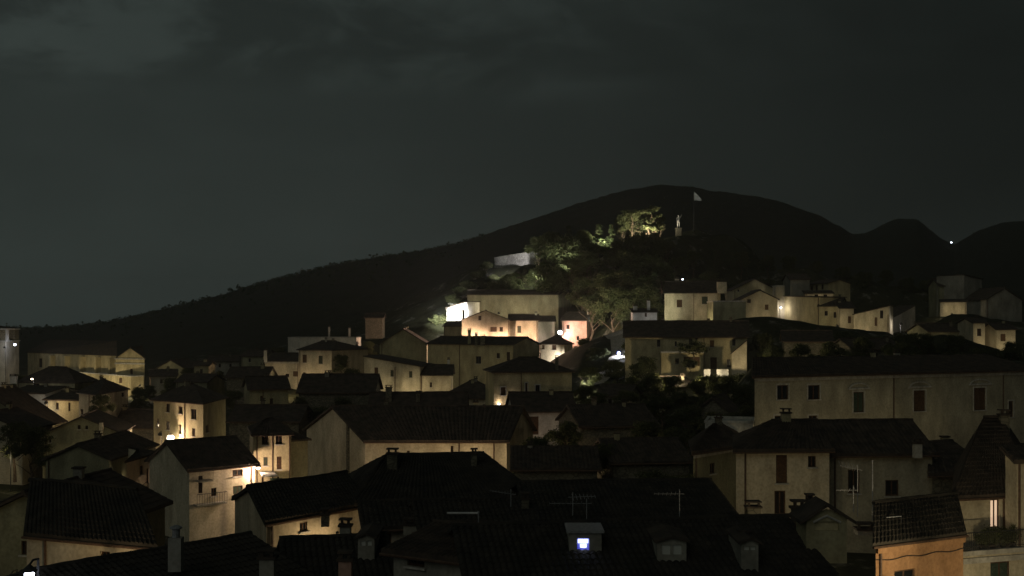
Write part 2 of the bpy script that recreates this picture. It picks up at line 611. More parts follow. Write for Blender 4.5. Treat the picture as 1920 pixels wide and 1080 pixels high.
def hs(label, a, b_, dep, h, roof='x', ry=None, mat='cream', wins=(), ch=(), pipes=(), name='stone_house', cat='house', bl=None, br=None,
       rise=None, over=0.38, rmat='roof', root=None, wname='wall', rname='roof', group='houses of the hill village', trim=False,
       cornice=False, gp=True, below=5.0, gutter=True, ins=None, ins2=None):
    xl, yl, dl = a
    xr, dr = b_
    A = P(xl, yl, dl)
    ze = A.z
    B = Vector(((xr - CX) * dr / F, dr, ze))
    t = Vector((B.x - A.x, B.y - A.y, 0)).normalized()
    nb = Vector((-t.y, t.x, 0))
    def side(v, p):
        if v == 'ray':                     # side wall in line with the view, as on these crooked plots
            return Vector((p.x / p.y * dep * 1.04, dep, 0))
        return Vector((v[0], v[1], 0)) if v else nb * dep
    vl, vr = side(bl, A), side(br, B)
    C, D = B + vr, A + vl
    base = ze - h
    zb = base - below
    cs = [A, B, C, D]
    dm = (A.y + B.y + C.y + D.y) / 4
    dmin = min(p.y for p in cs)
    if rise is None:
        if roof in ('x', 'hip'):
            zr = HC + (CY - ry) * dm / F
        elif roof == 'y':
            zr = HC + (CY - ry) * ((A.y + B.y) / 2) / F
        elif roof == 'sr':
            zr = HC + (CY - ry) * B.y / F
        elif roof == 'sl':
            zr = HC + (CY - ry) * A.y / F
        elif roof == 'sb':
            zr = HC + (CY - ry) * ((C.y + D.y) / 2) / F
        else:
            zr = ze
        rise = max(0.5, zr - ze) if roof != 'flat' else 0
    own = root is None
    if own:
        root = empty(name, ((A.x + B.x + C.x + D.x) / 4, dm, base))
        tag(root, label, cat, group)
    if gp:
        for p in (A, B, (A + B) / 2):
            GP.append((p.x, p.y, base))
        GP.append(((C.x + D.x) / 2, (C.y + D.y) / 2, base + 0.5))
    # wall tops
    tops = {'sr': (0, rise, rise, 0), 'sl': (rise, 0, 0, rise), 'sb': (0, 0, rise, rise)}.get(roof, (0, 0, 0, 0))
    edges = [(A, B, 0, 1, 'F'), (B, C, 1, 2, 'R'), (C, D, 2, 3, 'K'), (D, A, 3, 0, 'L')]
    mb = MB()
    todo = []
    for p, q, i, j, nm in edges:
        W = (Vector((q.x - p.x, q.y - p.y))).length
        prof = [(0.0, ze + tops[i]), (W, ze + tops[j])]
        if (roof == 'x' and nm in 'RL') or (roof == 'y' and nm in 'FK'):
            prof = [(0.0, ze), (W / 2, ze + rise), (W, ze)]
        tt = Vector((q.x - p.x, q.y - p.y, 0)).normalized()
        holes = []
        for wdef in wins:
            if wdef[0] != nm:
                continue
            _, x0, x1, y0, y1, kind = wdef
            s0, s1 = isect(p, tt, x0), isect(p, tt, x1)
            yd = p.y + tt.y * (s0 + s1) / 2
            z1, z0 = HC + (CY - y0) * yd / F, HC + (CY - y1) * yd / F
            s0, s1 = max(0.15, s0), min(W - 0.15, s1)
            if s1 - s0 < 0.25 or z1 - z0 < 0.25:
                continue
            z1 = min(z1, max(prof[0][1], prof[-1][1]) - 0.1) if len(prof) == 2 else z1
            holes.append((s0, s1, z0, z1))
            todo.append((p, tt, Vector((tt.y, -tt.x, 0)), (s0, s1, z0, z1), kind))
        wall_faces(mb, p, q, zb, prof, holes)
        if nm == 'F':
            F_t, F_n, F_W = tt, Vector((tt.y, -tt.x, 0)), W
    wall = mb.build(wname, M[mat], root)
    for p, tt, no, hh, kind in todo:
        add_window(root, p, tt, no, hh, kind, trim)
    # roof
    mb = MB()
    def ridged(c4):
        p0, p1, p2, p3 = c4
        e0 = (p1 - p0).normalized()
        hw = ((p3 - p0).length + (p2 - p1).length) / 4
        sl = rise / max(0.5, hw)
        r0 = (p0 + p3) / 2 + Vector((0, 0, rise)) - e0 * over
        r1 = (p1 + p2) / 2 + Vector((0, 0, rise)) + e0 * over
        b0, b1 = (p3 - p0).normalized(), (p2 - p1).normalized()
        dz = Vector((0, 0, over * sl))
        q0 = p0 - b0 * over - e0 * over - dz
        q1 = p1 - b1 * over + e0 * over - dz
        q2 = p2 + b1 * over + e0 * over - dz
        q3 = p3 + b0 * over - e0 * over - dz
        slab(mb, q0, q1, r1, r0, dmin)
        slab(mb, q2, q3, r0, r1, dmin)
        return r0, r1, q0, q1
    ridge = None
    if roof == 'x':
        ridge = ridged(cs)
    elif roof == 'y':
        ridge = ridged([B, C, D, A])
    elif roof == 'hip':
        e = (B - A).normalized()
        cx_ = [A + (A - C).normalized() * over * 1.4, B + (B - D).normalized() * over * 1.4, C + (C - A).normalized() * over * 1.4, D + (D - B).normalized() * over * 1.4]
        hw = ((D - A).length + (C - B).length) / 4
        ins_ = min(hw, (B - A).length * 0.42) if ins is None else ins
        dz = Vector((0, 0, over * rise / max(0.5, hw)))
        cx_ = [p - dz for p in cx_]
        r0 = (A + D) / 2 + Vector((0, 0, rise)) + e * ins_
        r1 = (B + C) / 2 + Vector((0, 0, rise)) - e * (ins_ if ins2 is None else ins2)
        slab(mb, cx_[0], cx_[1], r1, r0, dmin)
        slab(mb, cx_[2], cx_[3], r0, r1, dmin)
        slab(mb, cx_[1], cx_[2], r1, r1, dmin)
        slab(mb, cx_[3], cx_[0], r0, r0, dmin)
        ridge = (r0, r1, cx_[0], cx_[1])
    elif roof in ('sr', 'sl', 'sb'):
        order = {'sr': (D, A, B, C), 'sl': (B, C, D, A), 'sb': (A, B, C, D)}[roof]
        p0, p1, p2, p3 = [Vector(p) for p in order]
        p2.z += rise
        p3.z += rise
        e0 = Vector((p1.x - p0.x, p1.y - p0.y, 0)).normalized()
        k0, k1 = (p3 - p0).normalized(), (p2 - p1).normalized()
        ov = over * 0.8
        slab(mb, p0 - k0 * ov - e0 * ov, p1 - k1 * ov + e0 * ov, p2 + k1 * ov * 0.5 + e0 * ov, p3 + k0 * ov * 0.5 - e0 * ov, dmin)
    else:                                  # flat roof behind a low parapet
        zt = Vector((0, 0, 0.25))
        mb.quad(A + zt * 0.2, B + zt * 0.2, C + zt * 0.2, D + zt * 0.2)
        for p, q in ((A, B), (B, C), (C, D), (D, A)):
            e0 = (q - p).normalized()
            no = Vector((e0.y, -e0.x, 0))
            mb.box(p + no * 0.06 - e0 * 0.06, (q - p) + e0 * 0.05, -no * 0.28, zt)
    ro = mb.build(rname, M[rmat], root)
    if ridge:
        mb = MB()
        r0, r1 = ridge[0] + Vector((0, 0, 0.2)), ridge[1] + Vector((0, 0, 0.2))
        nseg = max(2, int((r1 - r0).length / 0.5))
        mb.tube([r0.lerp(r1, i / nseg) + Vector((0, 0, 0.02 * (i % 2) + 0.07 * noise.noise(r0.lerp(r1, i / nseg) * 0.33))) for i in range(nseg + 1)], 0.13, 6)
        mb.build('ridge_tiles', M[rmat], ro)
        if gutter and dmin < 190 and roof in ('x', 'hip'):
            mb = MB()
            g0, g1 = ridge[2], ridge[3]
            off = F_n * 0.07 + Vector((0, 0, 0.03))
            mb.tube([g0 + off, g1 + off], 0.07, 6)
            mb.build('gutter', M['copper'], ro)
    if not pipes and mat not in ('dstone', 'stone', 'white', 'wstone') and 55 < dmin < 260 and roof != 'flat' and own and xr - xl > 40:
        pipes = [xl + (xr - xl) * (0.955 if int(xl) % 2 else 0.045)]
    for px in pipes:
        s = isect(A, F_t, px)
        if 0 < s < F_W:
            mb = MB()
            p = A + F_t * s + F_n * 0.09
            mb.tube([p + Vector((0, 0, -0.05)), Vector((p.x, p.y, zb))], 0.065, 6)
            mb.build('downpipe', M['copper'], root)
    if cornice:
        mb = MB()
        mb.box(A + F_n * 0.002 + Vector((0, 0, -0.42)), F_t * F_W, F_n * 0.16, Vector((0, 0, 0.3)))
        mb.build('cornice', M['orange'] if mat == 'orange' else M['trim'], root)
    for c in ch:
        px, ytop, w = c[:3]
        d = dm if len(c) < 4 else c[3]
        cm = M[c[4]] if len(c) > 4 else M['ochre']
        chimney(root, px, ytop, w, d, ze - 0.2, cm)
    if own and not ch and ridge and rise > 0.6 and dmin < 235 and cat == 'house':
        rr = random.Random(int(xl * 7 + yl))
        for _ in range(1 if (B - A).length < 8 else 2):
            q = ridge[0].lerp(ridge[1], rr.uniform(0.12, 0.88)) - F_n * rr.uniform(-0.6, 0.6)
            w_ = rr.uniform(0.4, 0.65)
            chimney(root, CX + q.x * F / q.y, CY - (q.z + rr.uniform(0.55, 1.0) - HC) * F / q.y, w_, q.y, ze - 0.2, M[rr.choice(('ochre', 'grey', 'dstone', 'olive'))], rr.random() < 0.7)
    return dict(root=root, A=A, B=B, C=C, D=D, t=F_t, n=F_n, W=F_W, ze=ze, base=base, rise=rise, wall=wall, roof=ro)

# ------------------------------------------------------------------ the houses, near to far (photo pixels and metres of distance)
# --- right foreground
orange = hs('orange house with dark window in the bottom right corner', (1642, 1022, 56), (1806, 59), 6, 6, 'x', 940, 'orange',
            [('F', 1677, 1716, 1068, 1112, 'w')], br=(1.6, 6.2), bl='ray', over=0.22, rmat='roof2', cornice=True, ch=[(1620, 985, 0.9, 60, 'grey')])
hs('cream house whose open doorway glows beside the orange house', (1787, 934, 63), (1930, 64.6), 13, 8, 'hip', 788, 'cream',
   [('F', 1857, 1874, 936, 990, 'dl'), ('F', 1886, 1902, 932, 990, 'd')], over=0.22, bl='ray', br='ray', pipes=[1880], cornice=False)
terr = hs('cream terrace storey with dark window below the glowing doorway', (1803, 1043, 60.6), (1930, 62.0), 2.2, 5, 'flat', None, 'cream',
          [('F', 1857, 1894, 1053, 1100, 's')], name='terrace_house', cornice=True, rmat='trim')
hs('narrow cream house cut off by the right edge of the picture', (1906, 866, 62.2), (1990, 62.4), 1.2, 9, 'sb', 850, 'cream', name='stone_house')
hs('dark stone house with black roof left of the glowing doorway', (1748, 890, 78), (1850, 79), 9, 6, 'x', 832, 'dstone', bl='ray')
r3 = hs('dim cream house with tall dark windows in front of the long palace', (1380, 845, 76), (1555, 76.4), 9, 7, 'hip', 793, 'cream',
   [('F', 1455, 1476, 853, 906, 's'), ('F', 1515, 1530, 855, 876, 'w'), ('F', 1452, 1473, 920, 965, 'd'), ('F', 1510, 1525, 925, 955, 'w')],
   pipes=[1397], br=(0.5, 9), bl='ray', ins=2.6, ins2=-0.2)
hs('dark unlit wing with pale chimney right of the dim cream house', (1556, 852, 78.4), (1748, 79), 8, 7, 'x', 793, 'greyolive',
   [('F', 1590, 1612, 880, 925, 'w'), ('F', 1660, 1685, 900, 930, 'w')], ch=[(1720, 826, 0.55, 78.0, 'pale')])
palw = [('F', 1457, 1478, 722, 749, 'w'), ('F', 1515, 1537, 722, 749, 'w'), ('F', 1600, 1620, 735, 773, 's'), ('F', 1713, 1735, 732, 771, 's'),
        ('F', 1826, 1848, 727, 769, 's'), ('F', 1891, 1900, 752, 782, 'w'), ('F', 1452, 1480, 779, 792, 'w'), ('F', 1516, 1532, 779, 792, 'w'),
        ('F', 1640, 1655, 795, 815, 'w')]
pal = hs('long plain palace with pedimented tall windows on the right', (1415, 707, 105), (1936, 121), 13, 8, 'x', 672, 'greyolive', palw,
         pipes=[1675, 1880], name='palace', cornice=True, trim=True, bl='ray')
for x0, x1, yt in ((1592, 1628, 729), (1705, 1743, 726), (1818, 1856, 721)):     # curved window pediments
    s0, s1 = isect(pal['A'], pal['t'], x0), isect(pal['A'], pal['t'], x1)
    yd = pal['A'].y + pal['t'].y * (s0 + s1) / 2
    z0 = HC + (CY - yt) * yd / F
    mb = MB()
    pts = []
    for i in range(9):
        w = math.pi * i / 8
        pts.append(pal['A'] + pal['t'] * ((s0 + s1) / 2 - math.cos(w) * (s1 - s0) / 2) + Vector((0, 0, z0 - pal['ze'] + math.sin(w) * 0.55)) + pal['n'] * 0.08)
    mb.tube(pts, 0.09, 6)
    mb.tube([pts[0] - pal['t'] * 0.15, pts[-1] + pal['t'] * 0.15], 0.11, 6)
    mb.build('pediment', M['trim'], pal['root'])
hs('small dim stone house with dentil cornice left of the dim cream house', (1300, 849, 85), (1387, 90.5), 8, 7, 'hip', 800, 'olive', bl='ray', br='ray', wins=
   [('F', 1331, 1341, 868, 888, 'w')], cornice=True)
hs('low pale wall house lit behind the palace corner', (1322, 793, 100), (1412, 99), 5, 5, 'flat', None, 'pale', rmat='trim')

# --- foreground roofs
fg1 = hs('dark hipped roof house below the big gabled house, lower centre', (678, 942, 63), (1000, 65), 11, 7, 'hip', 856, 'dstone', rmat='roof2',
         ch=[(736, 845, 0.62, 67, 'dstone'), (889, 845, 0.36, 68, 'dstone')], ins=2.0)
hs('lower black roof stepping down right of the hipped roof, bottom centre', (800, 1014, 54), (1012, 55), 9, 6, 'x', 944, 'olive', rmat='roof2',
   wins=[('F', 930, 950, 1022, 1045, 'w')], ch=[(985, 928, 0.4, 58, 'dstone')])
hs('small black roof with pale chimney left of the pale rail', (690, 992, 57), (800, 57.6), 7, 6, 'x', 946, 'grey', rmat='roof2',
   wins=[('F', 718, 734, 1000, 1020, 'w')], ch=[(770, 976, 0.7, 56.6, 'grey')])
fg2 = hs('wide dark roof house with aerials in the lower centre', (1008, 1004, 55), (1392, 56), 14, 7, 'x', 908, 'dstone', rmat='roof2',
         ch=[(1412, 944, 0.75, 62, 'dstone'), (1128, 912, 0.6, 62, 'dstone')])
fg3 = hs('nearest dark tiled roof carrying the dormers at the bottom', (905, 1180, 38), (1612, 40), 15, 5, 'x', 986, 'dstone',
         ch=[(1496, 944, 0.5, 47, 'dstone'), (1518, 932, 0.28, 47, 'dstone'), (1396, 1000, 0.5, 44, 'grey')], rmat='roof2')
hs('low pale green walled house with dark openings at the bottom centre', (738, 1036, 46), (886, 44), 7, 5, 'x', 1004, 'grey',
   [('F', 764, 796, 1041, 1062, 'w'), ('F', 846, 852, 1050, 1068, 'w')])
hs('black roofed house between the two bottom centre chimneys', (548, 1110, 45), (735, 46), 8, 5, 'x', 1014, 'dstone',
   ch=[(648, 1040, 0.5, 43, 'pink'), (648, 978, 0.5, 52, 'grey')], rmat='roof2')
hs('cream house with long lit strip under its slanting eave', (500, 983, 58), (686, 64), 8, 6, 'x', 905, 'cream',
   [('F', 541, 547, 984, 990, 'w'), ('F', 562, 576, 979, 996, 'w'), ('F', 674, 682, 949, 957, 'w')],
   bl=(-3.7, 8), br=(-3.7, 8), over=0.2, rmat='roof2', ch=[(610, 958, 0.4, 58.5, 'dstone')])
hs('black roofed house with round capped chimney at the bottom left', (175, 1193, 36.2), (592, 43.4), 9, 5, 'x', None, 'dstone', over=0.25, rise=1.25, rmat='roof2',
   ch=[(502, 1036, 0.55, 41.5, 'grey')])
l12 = hs('cream house with a lit wedge of wall in the bottom left corner', (50, 1005, 52), (288, 49.2), 9.5, 5, 'x', 915, 'cream',
   [('F', 188, 206, 1034, 1052, 'w')], ch=[(88, 974, 0.24, 53.5, 'pale')], pipes=[87], over=0.2, rmat='roof2', bl=(-3.8, 10), br=(-5.0, 9.4))
hs('dim gabled house at the left edge above the lit wedge', (-70, 985, 61), (172, 60), 9, 7, 'y', 928, 'olive',
   [('F', 8, 13, 1021, 1031, 'w'), ('F', 40, 51, 1014, 1040, 'w')])

# --- left middle ground
l2 = hs('cream house lit pink by its wall lamp with black roof', (355, 881, 100), (478, 104.3), 9, 7, 'x', None, 'cream', rise=2.1,
        wins=[('F', 436, 455, 880, 893, 'w'), ('F', 437, 455, 911, 927, 's'), ('F', 396, 406, 915, 930, 'w'), ('F', 372, 380, 892, 925, 'd')],
        pipes=[471], ch=[(416, 871, 0.5, 108, 'ochre')])
hs('taller yellow block with four windows right of the pink lit wall', (475, 815, 106), (546, 107), 7, 9.5, 'hip', 788, 'yellow',
   [('F', 491, 503, 817, 834, 'w'), ('F', 517, 529, 817, 833, 'w'), ('F', 494, 502, 857, 873, 's'), ('F', 519, 528, 856, 880, 's')],
   pipes=[482, 511, 543], ch=[(533, 804, 0.4, 109, 'pale')])
hs('ivy dark low house between yellow block and big gable', (546, 828, 110), (577, 111), 6, 8, 'sb', 818, 'olive')
hs('tall narrow cream wall with canopied door and outside stair', (237, 868, 108), (291, 115.8), 3, 7, 'sb', None, 'cream', rise=0.5,
   wins=[('F', 262, 269, 873, 890, 'w'), ('F', 275, 280, 878, 906, 'd')], bl=(-0.7, 6), br=(-3, 0.5))
hs('dark gabled house with long yellow side wall, lower left', (86, 862, 118), (205, 118), 15, 7, 'y', 836, 'olive',
   br=(0.1, 15), bl=(-0.4, 15))
l4 = hs('ochre three storey house with many windows above a glaring lamp', (288, 749, 158.6), (381, 150), 9, 10, 'hip', 722, 'ochre',
   [('F', 311, 318, 757, 773, 'w'), ('F', 335, 342, 762, 776, 'w'), ('F', 358, 368, 767, 786, 'w'), ('F', 293, 298, 785, 801, 'w'),
    ('F', 311, 318, 790, 806, 'w'), ('F', 336, 340, 796, 813, 'w'), ('F', 360, 366, 803, 818, 'w'), ('R', 386, 392, 797, 811, 'w')],
   bl=(0.5, 11), br=(-0.3, 13), pipes=[347])
hs('narrow warm lit house front with shaded right side wall', (148, 736, 170.5), (184, 165), 12, 9, 'hip', 713, 'cream',
   [('F', 173, 178, 742, 751, 'w'), ('F', 173, 177, 760, 773, 'w'), ('F', 151, 156, 767, 777, 'w'), ('R', 228, 233, 736, 744, 'w')],
   bl=(-0.6, 13), br=(-0.4, 14), pipes=[168])
hs('low yellow house with two dark windows beside the narrow front', (86, 749, 178), (149, 176), 8, 6, 'x', 736, 'yellow',
   [('F', 105, 110, 755, 768, 'w'), ('F', 128, 132, 755, 771, 'd')])
hs('grey house with single window at the far left', (18, 736, 186), (85, 183), 8, 7, 'x', 726, 'pale',
   [('F', 51, 57, 742, 752, 'w')])
hs('black gabled roof house at the left edge below the grey house', (-130, 800, 158), (68, 158), 10, 7, 'y', 733, 'olive')
hs('pale gabled house cut by the left edge', (-100, 806, 140), (42, 140), 9, 7, 'y', 776, 'cream',
   [('F', 3, 8, 802, 812, 'w')])
hs('dim gable with two small square windows, left middle', (80, 815, 140), (226, 142), 12, 7, 'y', 783, 'olive',
   [('F', 146, 151, 797, 805, 'w'), ('F', 160, 165, 798, 805, 'w'), ('F', 92, 96, 820, 830, 'w')], ch=[(190, 789, 0.42, 139.5, 'cream')])
hs('black roofed house behind the lamp lit alley, left', (196, 800, 172), (286, 170), 8, 6, 'x', 770, 'dstone')
hs('dark terrace house with small roof lamp, far left', (30, 716, 205), (140, 203), 8, 5, 'hip', 690, 'olive',
   [('F', 62, 74, 719, 724, 'w')], ch=[(26, 703, 1.1, 203, 'pale')])

# --- church and bell tower
church = hs('long pale church with pedimented front and buttressed nave', (52, 660, 306), (218, 268), 12, 12, 'x', 640, 'yellow',
            [('F', 73, 79, 672, 689, 'w')], name='church', cat='church', br='ray', wname='nave_wall', rname='nave_roof')
for px in (101, 128, 157, 186, 212):
    s = isect(church['A'], church['t'], px)
    mb = MB()
    p = church['A'] + church['t'] * s + church['n'] * 0.002
    mb.box((p.x, p.y, church['base']), church['t'] * 0.9, church['n'] * 1.3, (0, 0, church['ze'] - church['base'] - 0.6))
    mb.quad(*[Vector((p.x, p.y, church['ze'] - 0.6)) + church['t'] * k * 0.9 + church['n'] * j * 1.3 for k, j in ((0, 1), (1, 1), (1, 0), (0, 0))])
    mb.build('buttress', M['yellow'], church['root'])
fac = hs('', (217, 671, 262), (271, 259), 9, 10, 'y', 653, 'yellow', [('F', 244, 249, 691, 708, 'o')], root=church['root'], br='ray',
         wname='front_wall', rname='front_roof', cat=None)
for dz, hh, pr in ((-0.35, 0.3, 0.35), (-1.5, 0.35, 0.28)):
    mb = MB()
    mb.box(fac['A'] + fac['n'] * 0.003 - fac['t'] * 0.15 + Vector((0, 0, dz)), fac['t'] * (fac['W'] + 0.3), fac['n'] * pr, (0, 0, hh))
    mb.build('cornice', M['trim'], church['root'])
hs('', (92, 695, 290), (246, 253), 3, 5.5, 'flat', None, 'yellow', [('F', 144, 149, 711, 716, 'w'), ('F', 223, 229, 708, 718, 'o')], root=church['root'],
   wname='aisle_wall', rname='aisle_top', rmat='trim', cat=None)

bt = empty('bell_tower', tuple(P(0, 720, 292)))
tag(bt, 'lit bell tower with arched belfry at the left edge', 'bell tower')
c0 = P(-5, 700, 292)
hw_ = 4.0
zs, zt_ = P(0, 640, 292).z, P(0, 618, 292).z
mb = MB()
mb.box((c0.x - hw_, c0.y - hw_, c0.z - 14), (2 * hw_, 0, 0), (0, 2 * hw_, 0), (0, 0, zs - c0.z + 14))
mb.build('shaft', M['pale'], bt)
mb = MB()
mb.box((c0.x - hw_ - 0.25, c0.y - hw_ - 0.25, zs + 0.003), (2 * hw_ + 0.5, 0, 0), (0, 2 * hw_ + 0.5, 0), (0, 0, 0.25))
mb.box((c0.x - hw_ - 0.25, c0.y - hw_ - 0.25, zt_), (2 * hw_ + 0.5, 0, 0), (0, 2 * hw_ + 0.5, 0), (0, 0, 0.3))
mb.build('cornice', M['white'], bt)
for sx in (-1, 1):
    for sy in (-1, 1):
        mb = MB()
        w_ = 2.6
        mb.box((c0.x + (hw_ - w_ if sx > 0 else -hw_) , c0.y + (hw_ - w_ if sy > 0 else -hw_), zs + 0.256), (w_, 0, 0), (0, w_, 0), (0, 0, zt_ - zs - 0.26))
        mb.build('belfry_pier', M['stone'], bt)
for sy in (-1,):
    mb = MB()
    pts = []
    ya = c0.y - hw_ - 0.05
    for i in range(15):
        w = math.pi * i / 14
        pts.append((c0.x - math.cos(w) * 1.45, ya, zt_ - 1.75 + math.sin(w) * 1.45))
    pts = [(c0.x - 1.45, ya, zs + 0.3)] + pts + [(c0.x + 1.45, ya, zs + 0.3)]
    mb.tube(pts, 0.16, 6)
    mb.build('arch', M['white'], bt)
mb = MB()
mb.box((c0.x + hw_ + 0.002, c0.y - hw_ - 0.02, zs + 0.26), (0.35, 0, 0), (0, 1.2, 0), (0, 0, zt_ - zs - 0.27))
mb.build('corner_pilaster', M['white'], bt)
mb = MB()
mb.lathe((c0.x, c0.y, zt_ - 1.9), [(0.15, 1.1), (0.4, 0.95), (0.5, 0.4), (0.75, 0.0)], 12)
mb.build('bell', M['copper'], bt)
mb = MB()
zt2 = zt_ + 0.304
q = [(c0.x - hw_, c0.y - hw_, zt2), (c0.x + hw_, c0.y - hw_, zt2), (c0.x + hw_, c0.y + hw_, zt2), (c0.x - hw_, c0.y + hw_, zt2)]
for i in range(4):
    mb.quad(q[i], q[(i + 1) % 4], (c0.x, c0.y, zt2 + 0.9))
mb.build('roof', M['roof'], bt)

# --- centre middle ground
barn = hs('big dark gabled house with long lit wall under its eave, centre', (685, 827, 115), (950, 115), 12, 8, 'x', None, 'cream', rise=3.0,
          wins=[('F', 826, 832, 850, 857, 'w'), ('F', 845, 850, 836, 850, 'w'), ('F', 860, 864, 834, 852, 'w'), ('F', 763, 768, 845, 853, 'w')],
          bl=(-8.5, 12.6), br=(3, 12), pipes=[861, 926])
mb = MB()
pp = barn['A'] + (barn['D'] - barn['A']) * 0.27
no_ = Vector((-(barn['A'] - barn['D']).normalized().y, 0, 0))
ll = (barn['A'] - barn['D']).normalized()
no_ = Vector((ll.y, -ll.x, 0))
mb.box(Vector((pp.x, pp.y, barn['base'] - 3)) + no_ * 0.004, ll * 0.35, no_ * 0.25, (0, 0, barn['ze'] + 1.5 - barn['base'] + 3))
mb.build('flue', M['dstone'], barn['root'])
hs('small lit house with arched porch opening, centre', (966, 771, 140), (1078, 141), 8, 5, 'x', 738, 'pale',
   [('F', 988, 1010, 781, 815, 'o')], cornice=True)
h11 = hs('yellow house with two bright wall sconces by its door', (926, 697, 166), (1072, 168), 9, 8, 'hip', 672, 'yellow',
   [('F', 939, 948, 726, 741, 's'), ('F', 939, 949, 767, 792, 'o'), ('F', 985, 989, 718, 745, 'w'), ('F', 1004, 1012, 722, 738, 'w')], pipes=[977], trim=True,
   ch=[(1044, 668, 0.5, 168, 'dstone')])
hs('low house with hipped black roof left of the sconce house', (824, 745, 178), (928, 176), 8, 5, 'hip', 716, 'cream',
   [('F', 905, 917, 758, 772, 'w')])
hs('tall cream house with three windows under a slanting roof, centre left', (683, 687, 192), (787, 190), 10, 7, 'sl', 669, 'cream',
   [('F', 702, 709, 689, 705, 's'), ('F', 732, 738, 694, 706, 's'), ('F', 767, 773, 696, 708, 's')], pipes=[741])
hs('low annex with one small window right of the slanting roof house', (788, 703, 190.5), (846, 190.5), 6, 5, 'x', 686, 'cream',
   [('F', 806, 810, 717, 726, 'w')], ch=[(841, 672, 0.4, 194, 'pale')])
hs('dim grey gable behind the slanting roof house', (712, 645, 226), (800, 226), 10, 8, 'y', 618, 'olive')
hs('long dim house with small windows below the bright gable', (802, 645, 221), (962, 209), 9, 9, 'x', 633, 'ochre',
   [('F', 892, 902, 668, 682, 'w'), ('F', 931, 937, 662, 672, 'w'), ('F', 950, 956, 660, 676, 'd')], pipes=[862],
   ch=[(905, 628, 0.9, 213, 'dstone'), (893, 625, 0.5, 213, 'dstone'), (880, 617, 0.6, 215, 'olive')])
hs('low house with pale pillar and dentilled parapet, centre left', (497, 677, 222), (562, 220), 8, 5, 'x', 664, 'cream',
   [('F', 549, 558, 696, 706, 'o'), ('F', 535, 542, 701, 707, 'w')], ch=[(498, 655, 0.6, 220.5, 'pale')], cornice=True)
hs('cream block with two tall windows beside the pale pillar', (560, 656, 219), (622, 214), 9, 9, 'hip', 641, 'cream',
   [('F', 567, 575, 665, 680, 's'), ('F', 597, 605, 667, 682, 's'), ('F', 568, 573, 698, 708, 'w')], br=(5.6, 11), bl=(1.5, 11))
hs('low pale parapet house behind the cream block', (540, 634, 244), (668, 244), 8, 5, 'flat', None, 'pale', rmat='trim',
   ch=[(617, 612, 0.4, 246, 'pale'), (655, 614, 0.4, 246, 'pale')])
hs('dim house with two windows below the cream block', (468, 730, 170), (541, 172), 8, 8, 'x', 708, 'olive',
   [('F', 506, 512, 747, 758, 'w'), ('F', 488, 493, 742, 752, 'w'), ('F', 489, 495, 782, 792, 'w')], pipes=[493])
hs('tiny dim tower house standing alone left of centre', (364, 686, 230), (391, 230), 5, 7, 'x', 679, 'olive', [('F', 375, 380, 692, 700, 'w')])
hs('dark roofed house among trees left of centre', (425, 708, 205), (500, 205), 8, 6, 'x', 690, 'dstone')
hs('black roofed house right of the dim two window house', (560, 735, 160), (700, 160), 9, 6, 'x', 704, 'dstone')
hs('black roofed house in front of the slanting roof house', (690, 786, 142), (870, 142), 9, 6, 'x', 738, 'dstone',
   ch=[(729, 724, 0.8, 145, 'dstone'), (784, 735, 0.5, 145, 'dstone')])
hs('dark rear roof between ochre house and big gable', (430, 790, 140), (560, 140), 9, 6, 'x', 762, 'dstone')
hs('dark flat walled house in the gloom right of centre', (1090, 800, 120), (1230, 122), 9, 6, 'x', 762, 'dstone')
hs('dark roof below the garden trees, right of centre', (1150, 868, 98), (1292, 99), 9, 6, 'x', 826, 'dstone')
hs('dark roof in the black gap, centre', (965, 880, 92), (1120, 92), 9, 6, 'x', 842, 'dstone')

# --- lit cluster under the castle rock
g4 = hs('bright warm lit gable house in the very centre', (866, 600, 250), (955, 250), 12, 10, 'y', 583, 'cream',
   [('F', 897, 902.5, 592, 600.5, 'w'), ('F', 919.5, 931.5, 613, 622, 's'), ('F', 936.5, 943, 613, 622, 'w'), ('F', 926.5, 931.5, 638, 649, 'w')],
   pipes=[953], ch=[(869, 580, 0.6, 252, 'dstone')], gutter=False)
hs('cream block with one big window joined to the bright gable', (955.5, 601, 252), (1009, 252), 9, 11, 'x', 591, 'cream',
   [('F', 970, 977, 611, 624, 's'), ('F', 967, 973, 646, 655, 'w')], ch=[(1005, 585, 0.5, 256, 'pale')])
hs('shaded grey house recessed beside the cream block', (1008, 603, 262), (1040, 262), 8, 10, 'x', 594, 'grey')
hs('low lit house with two square windows and brown roof, centre', (1010, 645, 238), (1058, 236), 7, 6, 'hip', 631, 'cream',
   [('F', 1016, 1021, 647, 655, 'w'), ('F', 1035, 1043, 647, 656, 's'), ('F', 1008, 1014, 662, 672, 'w')], br=(2.2, 7))
hs('salmon pink house with two small windows beside a dazzling lamp', (1054, 601, 258), (1100, 256), 8, 7, 'x', 587, 'pink',
   [('F', 1062, 1068, 609, 617, 'w'), ('F', 1081, 1086, 630, 638, 'w')], ch=[(1103, 578, 0.5, 259, 'pale')], br=(2.0, 8))
hs('huge dim windowless stone building behind the bright gable', (876, 553, 279), (1047, 277), 7, 12, 'x', 545, 'greyolive', br=(3.6, 7),
   ch=[(1052, 542, 0.5, 281, 'ochre')], gutter=False)
hs('dazzling white floodlit wall house left of the bright gable', (838, 578, 268), (877, 263), 4, 7, 'sr', 566, 'white')
hs('small dark roofed hut below the dazzling white wall', (832, 612, 256), (876, 254), 6, 4, 'x', 604, 'olive')

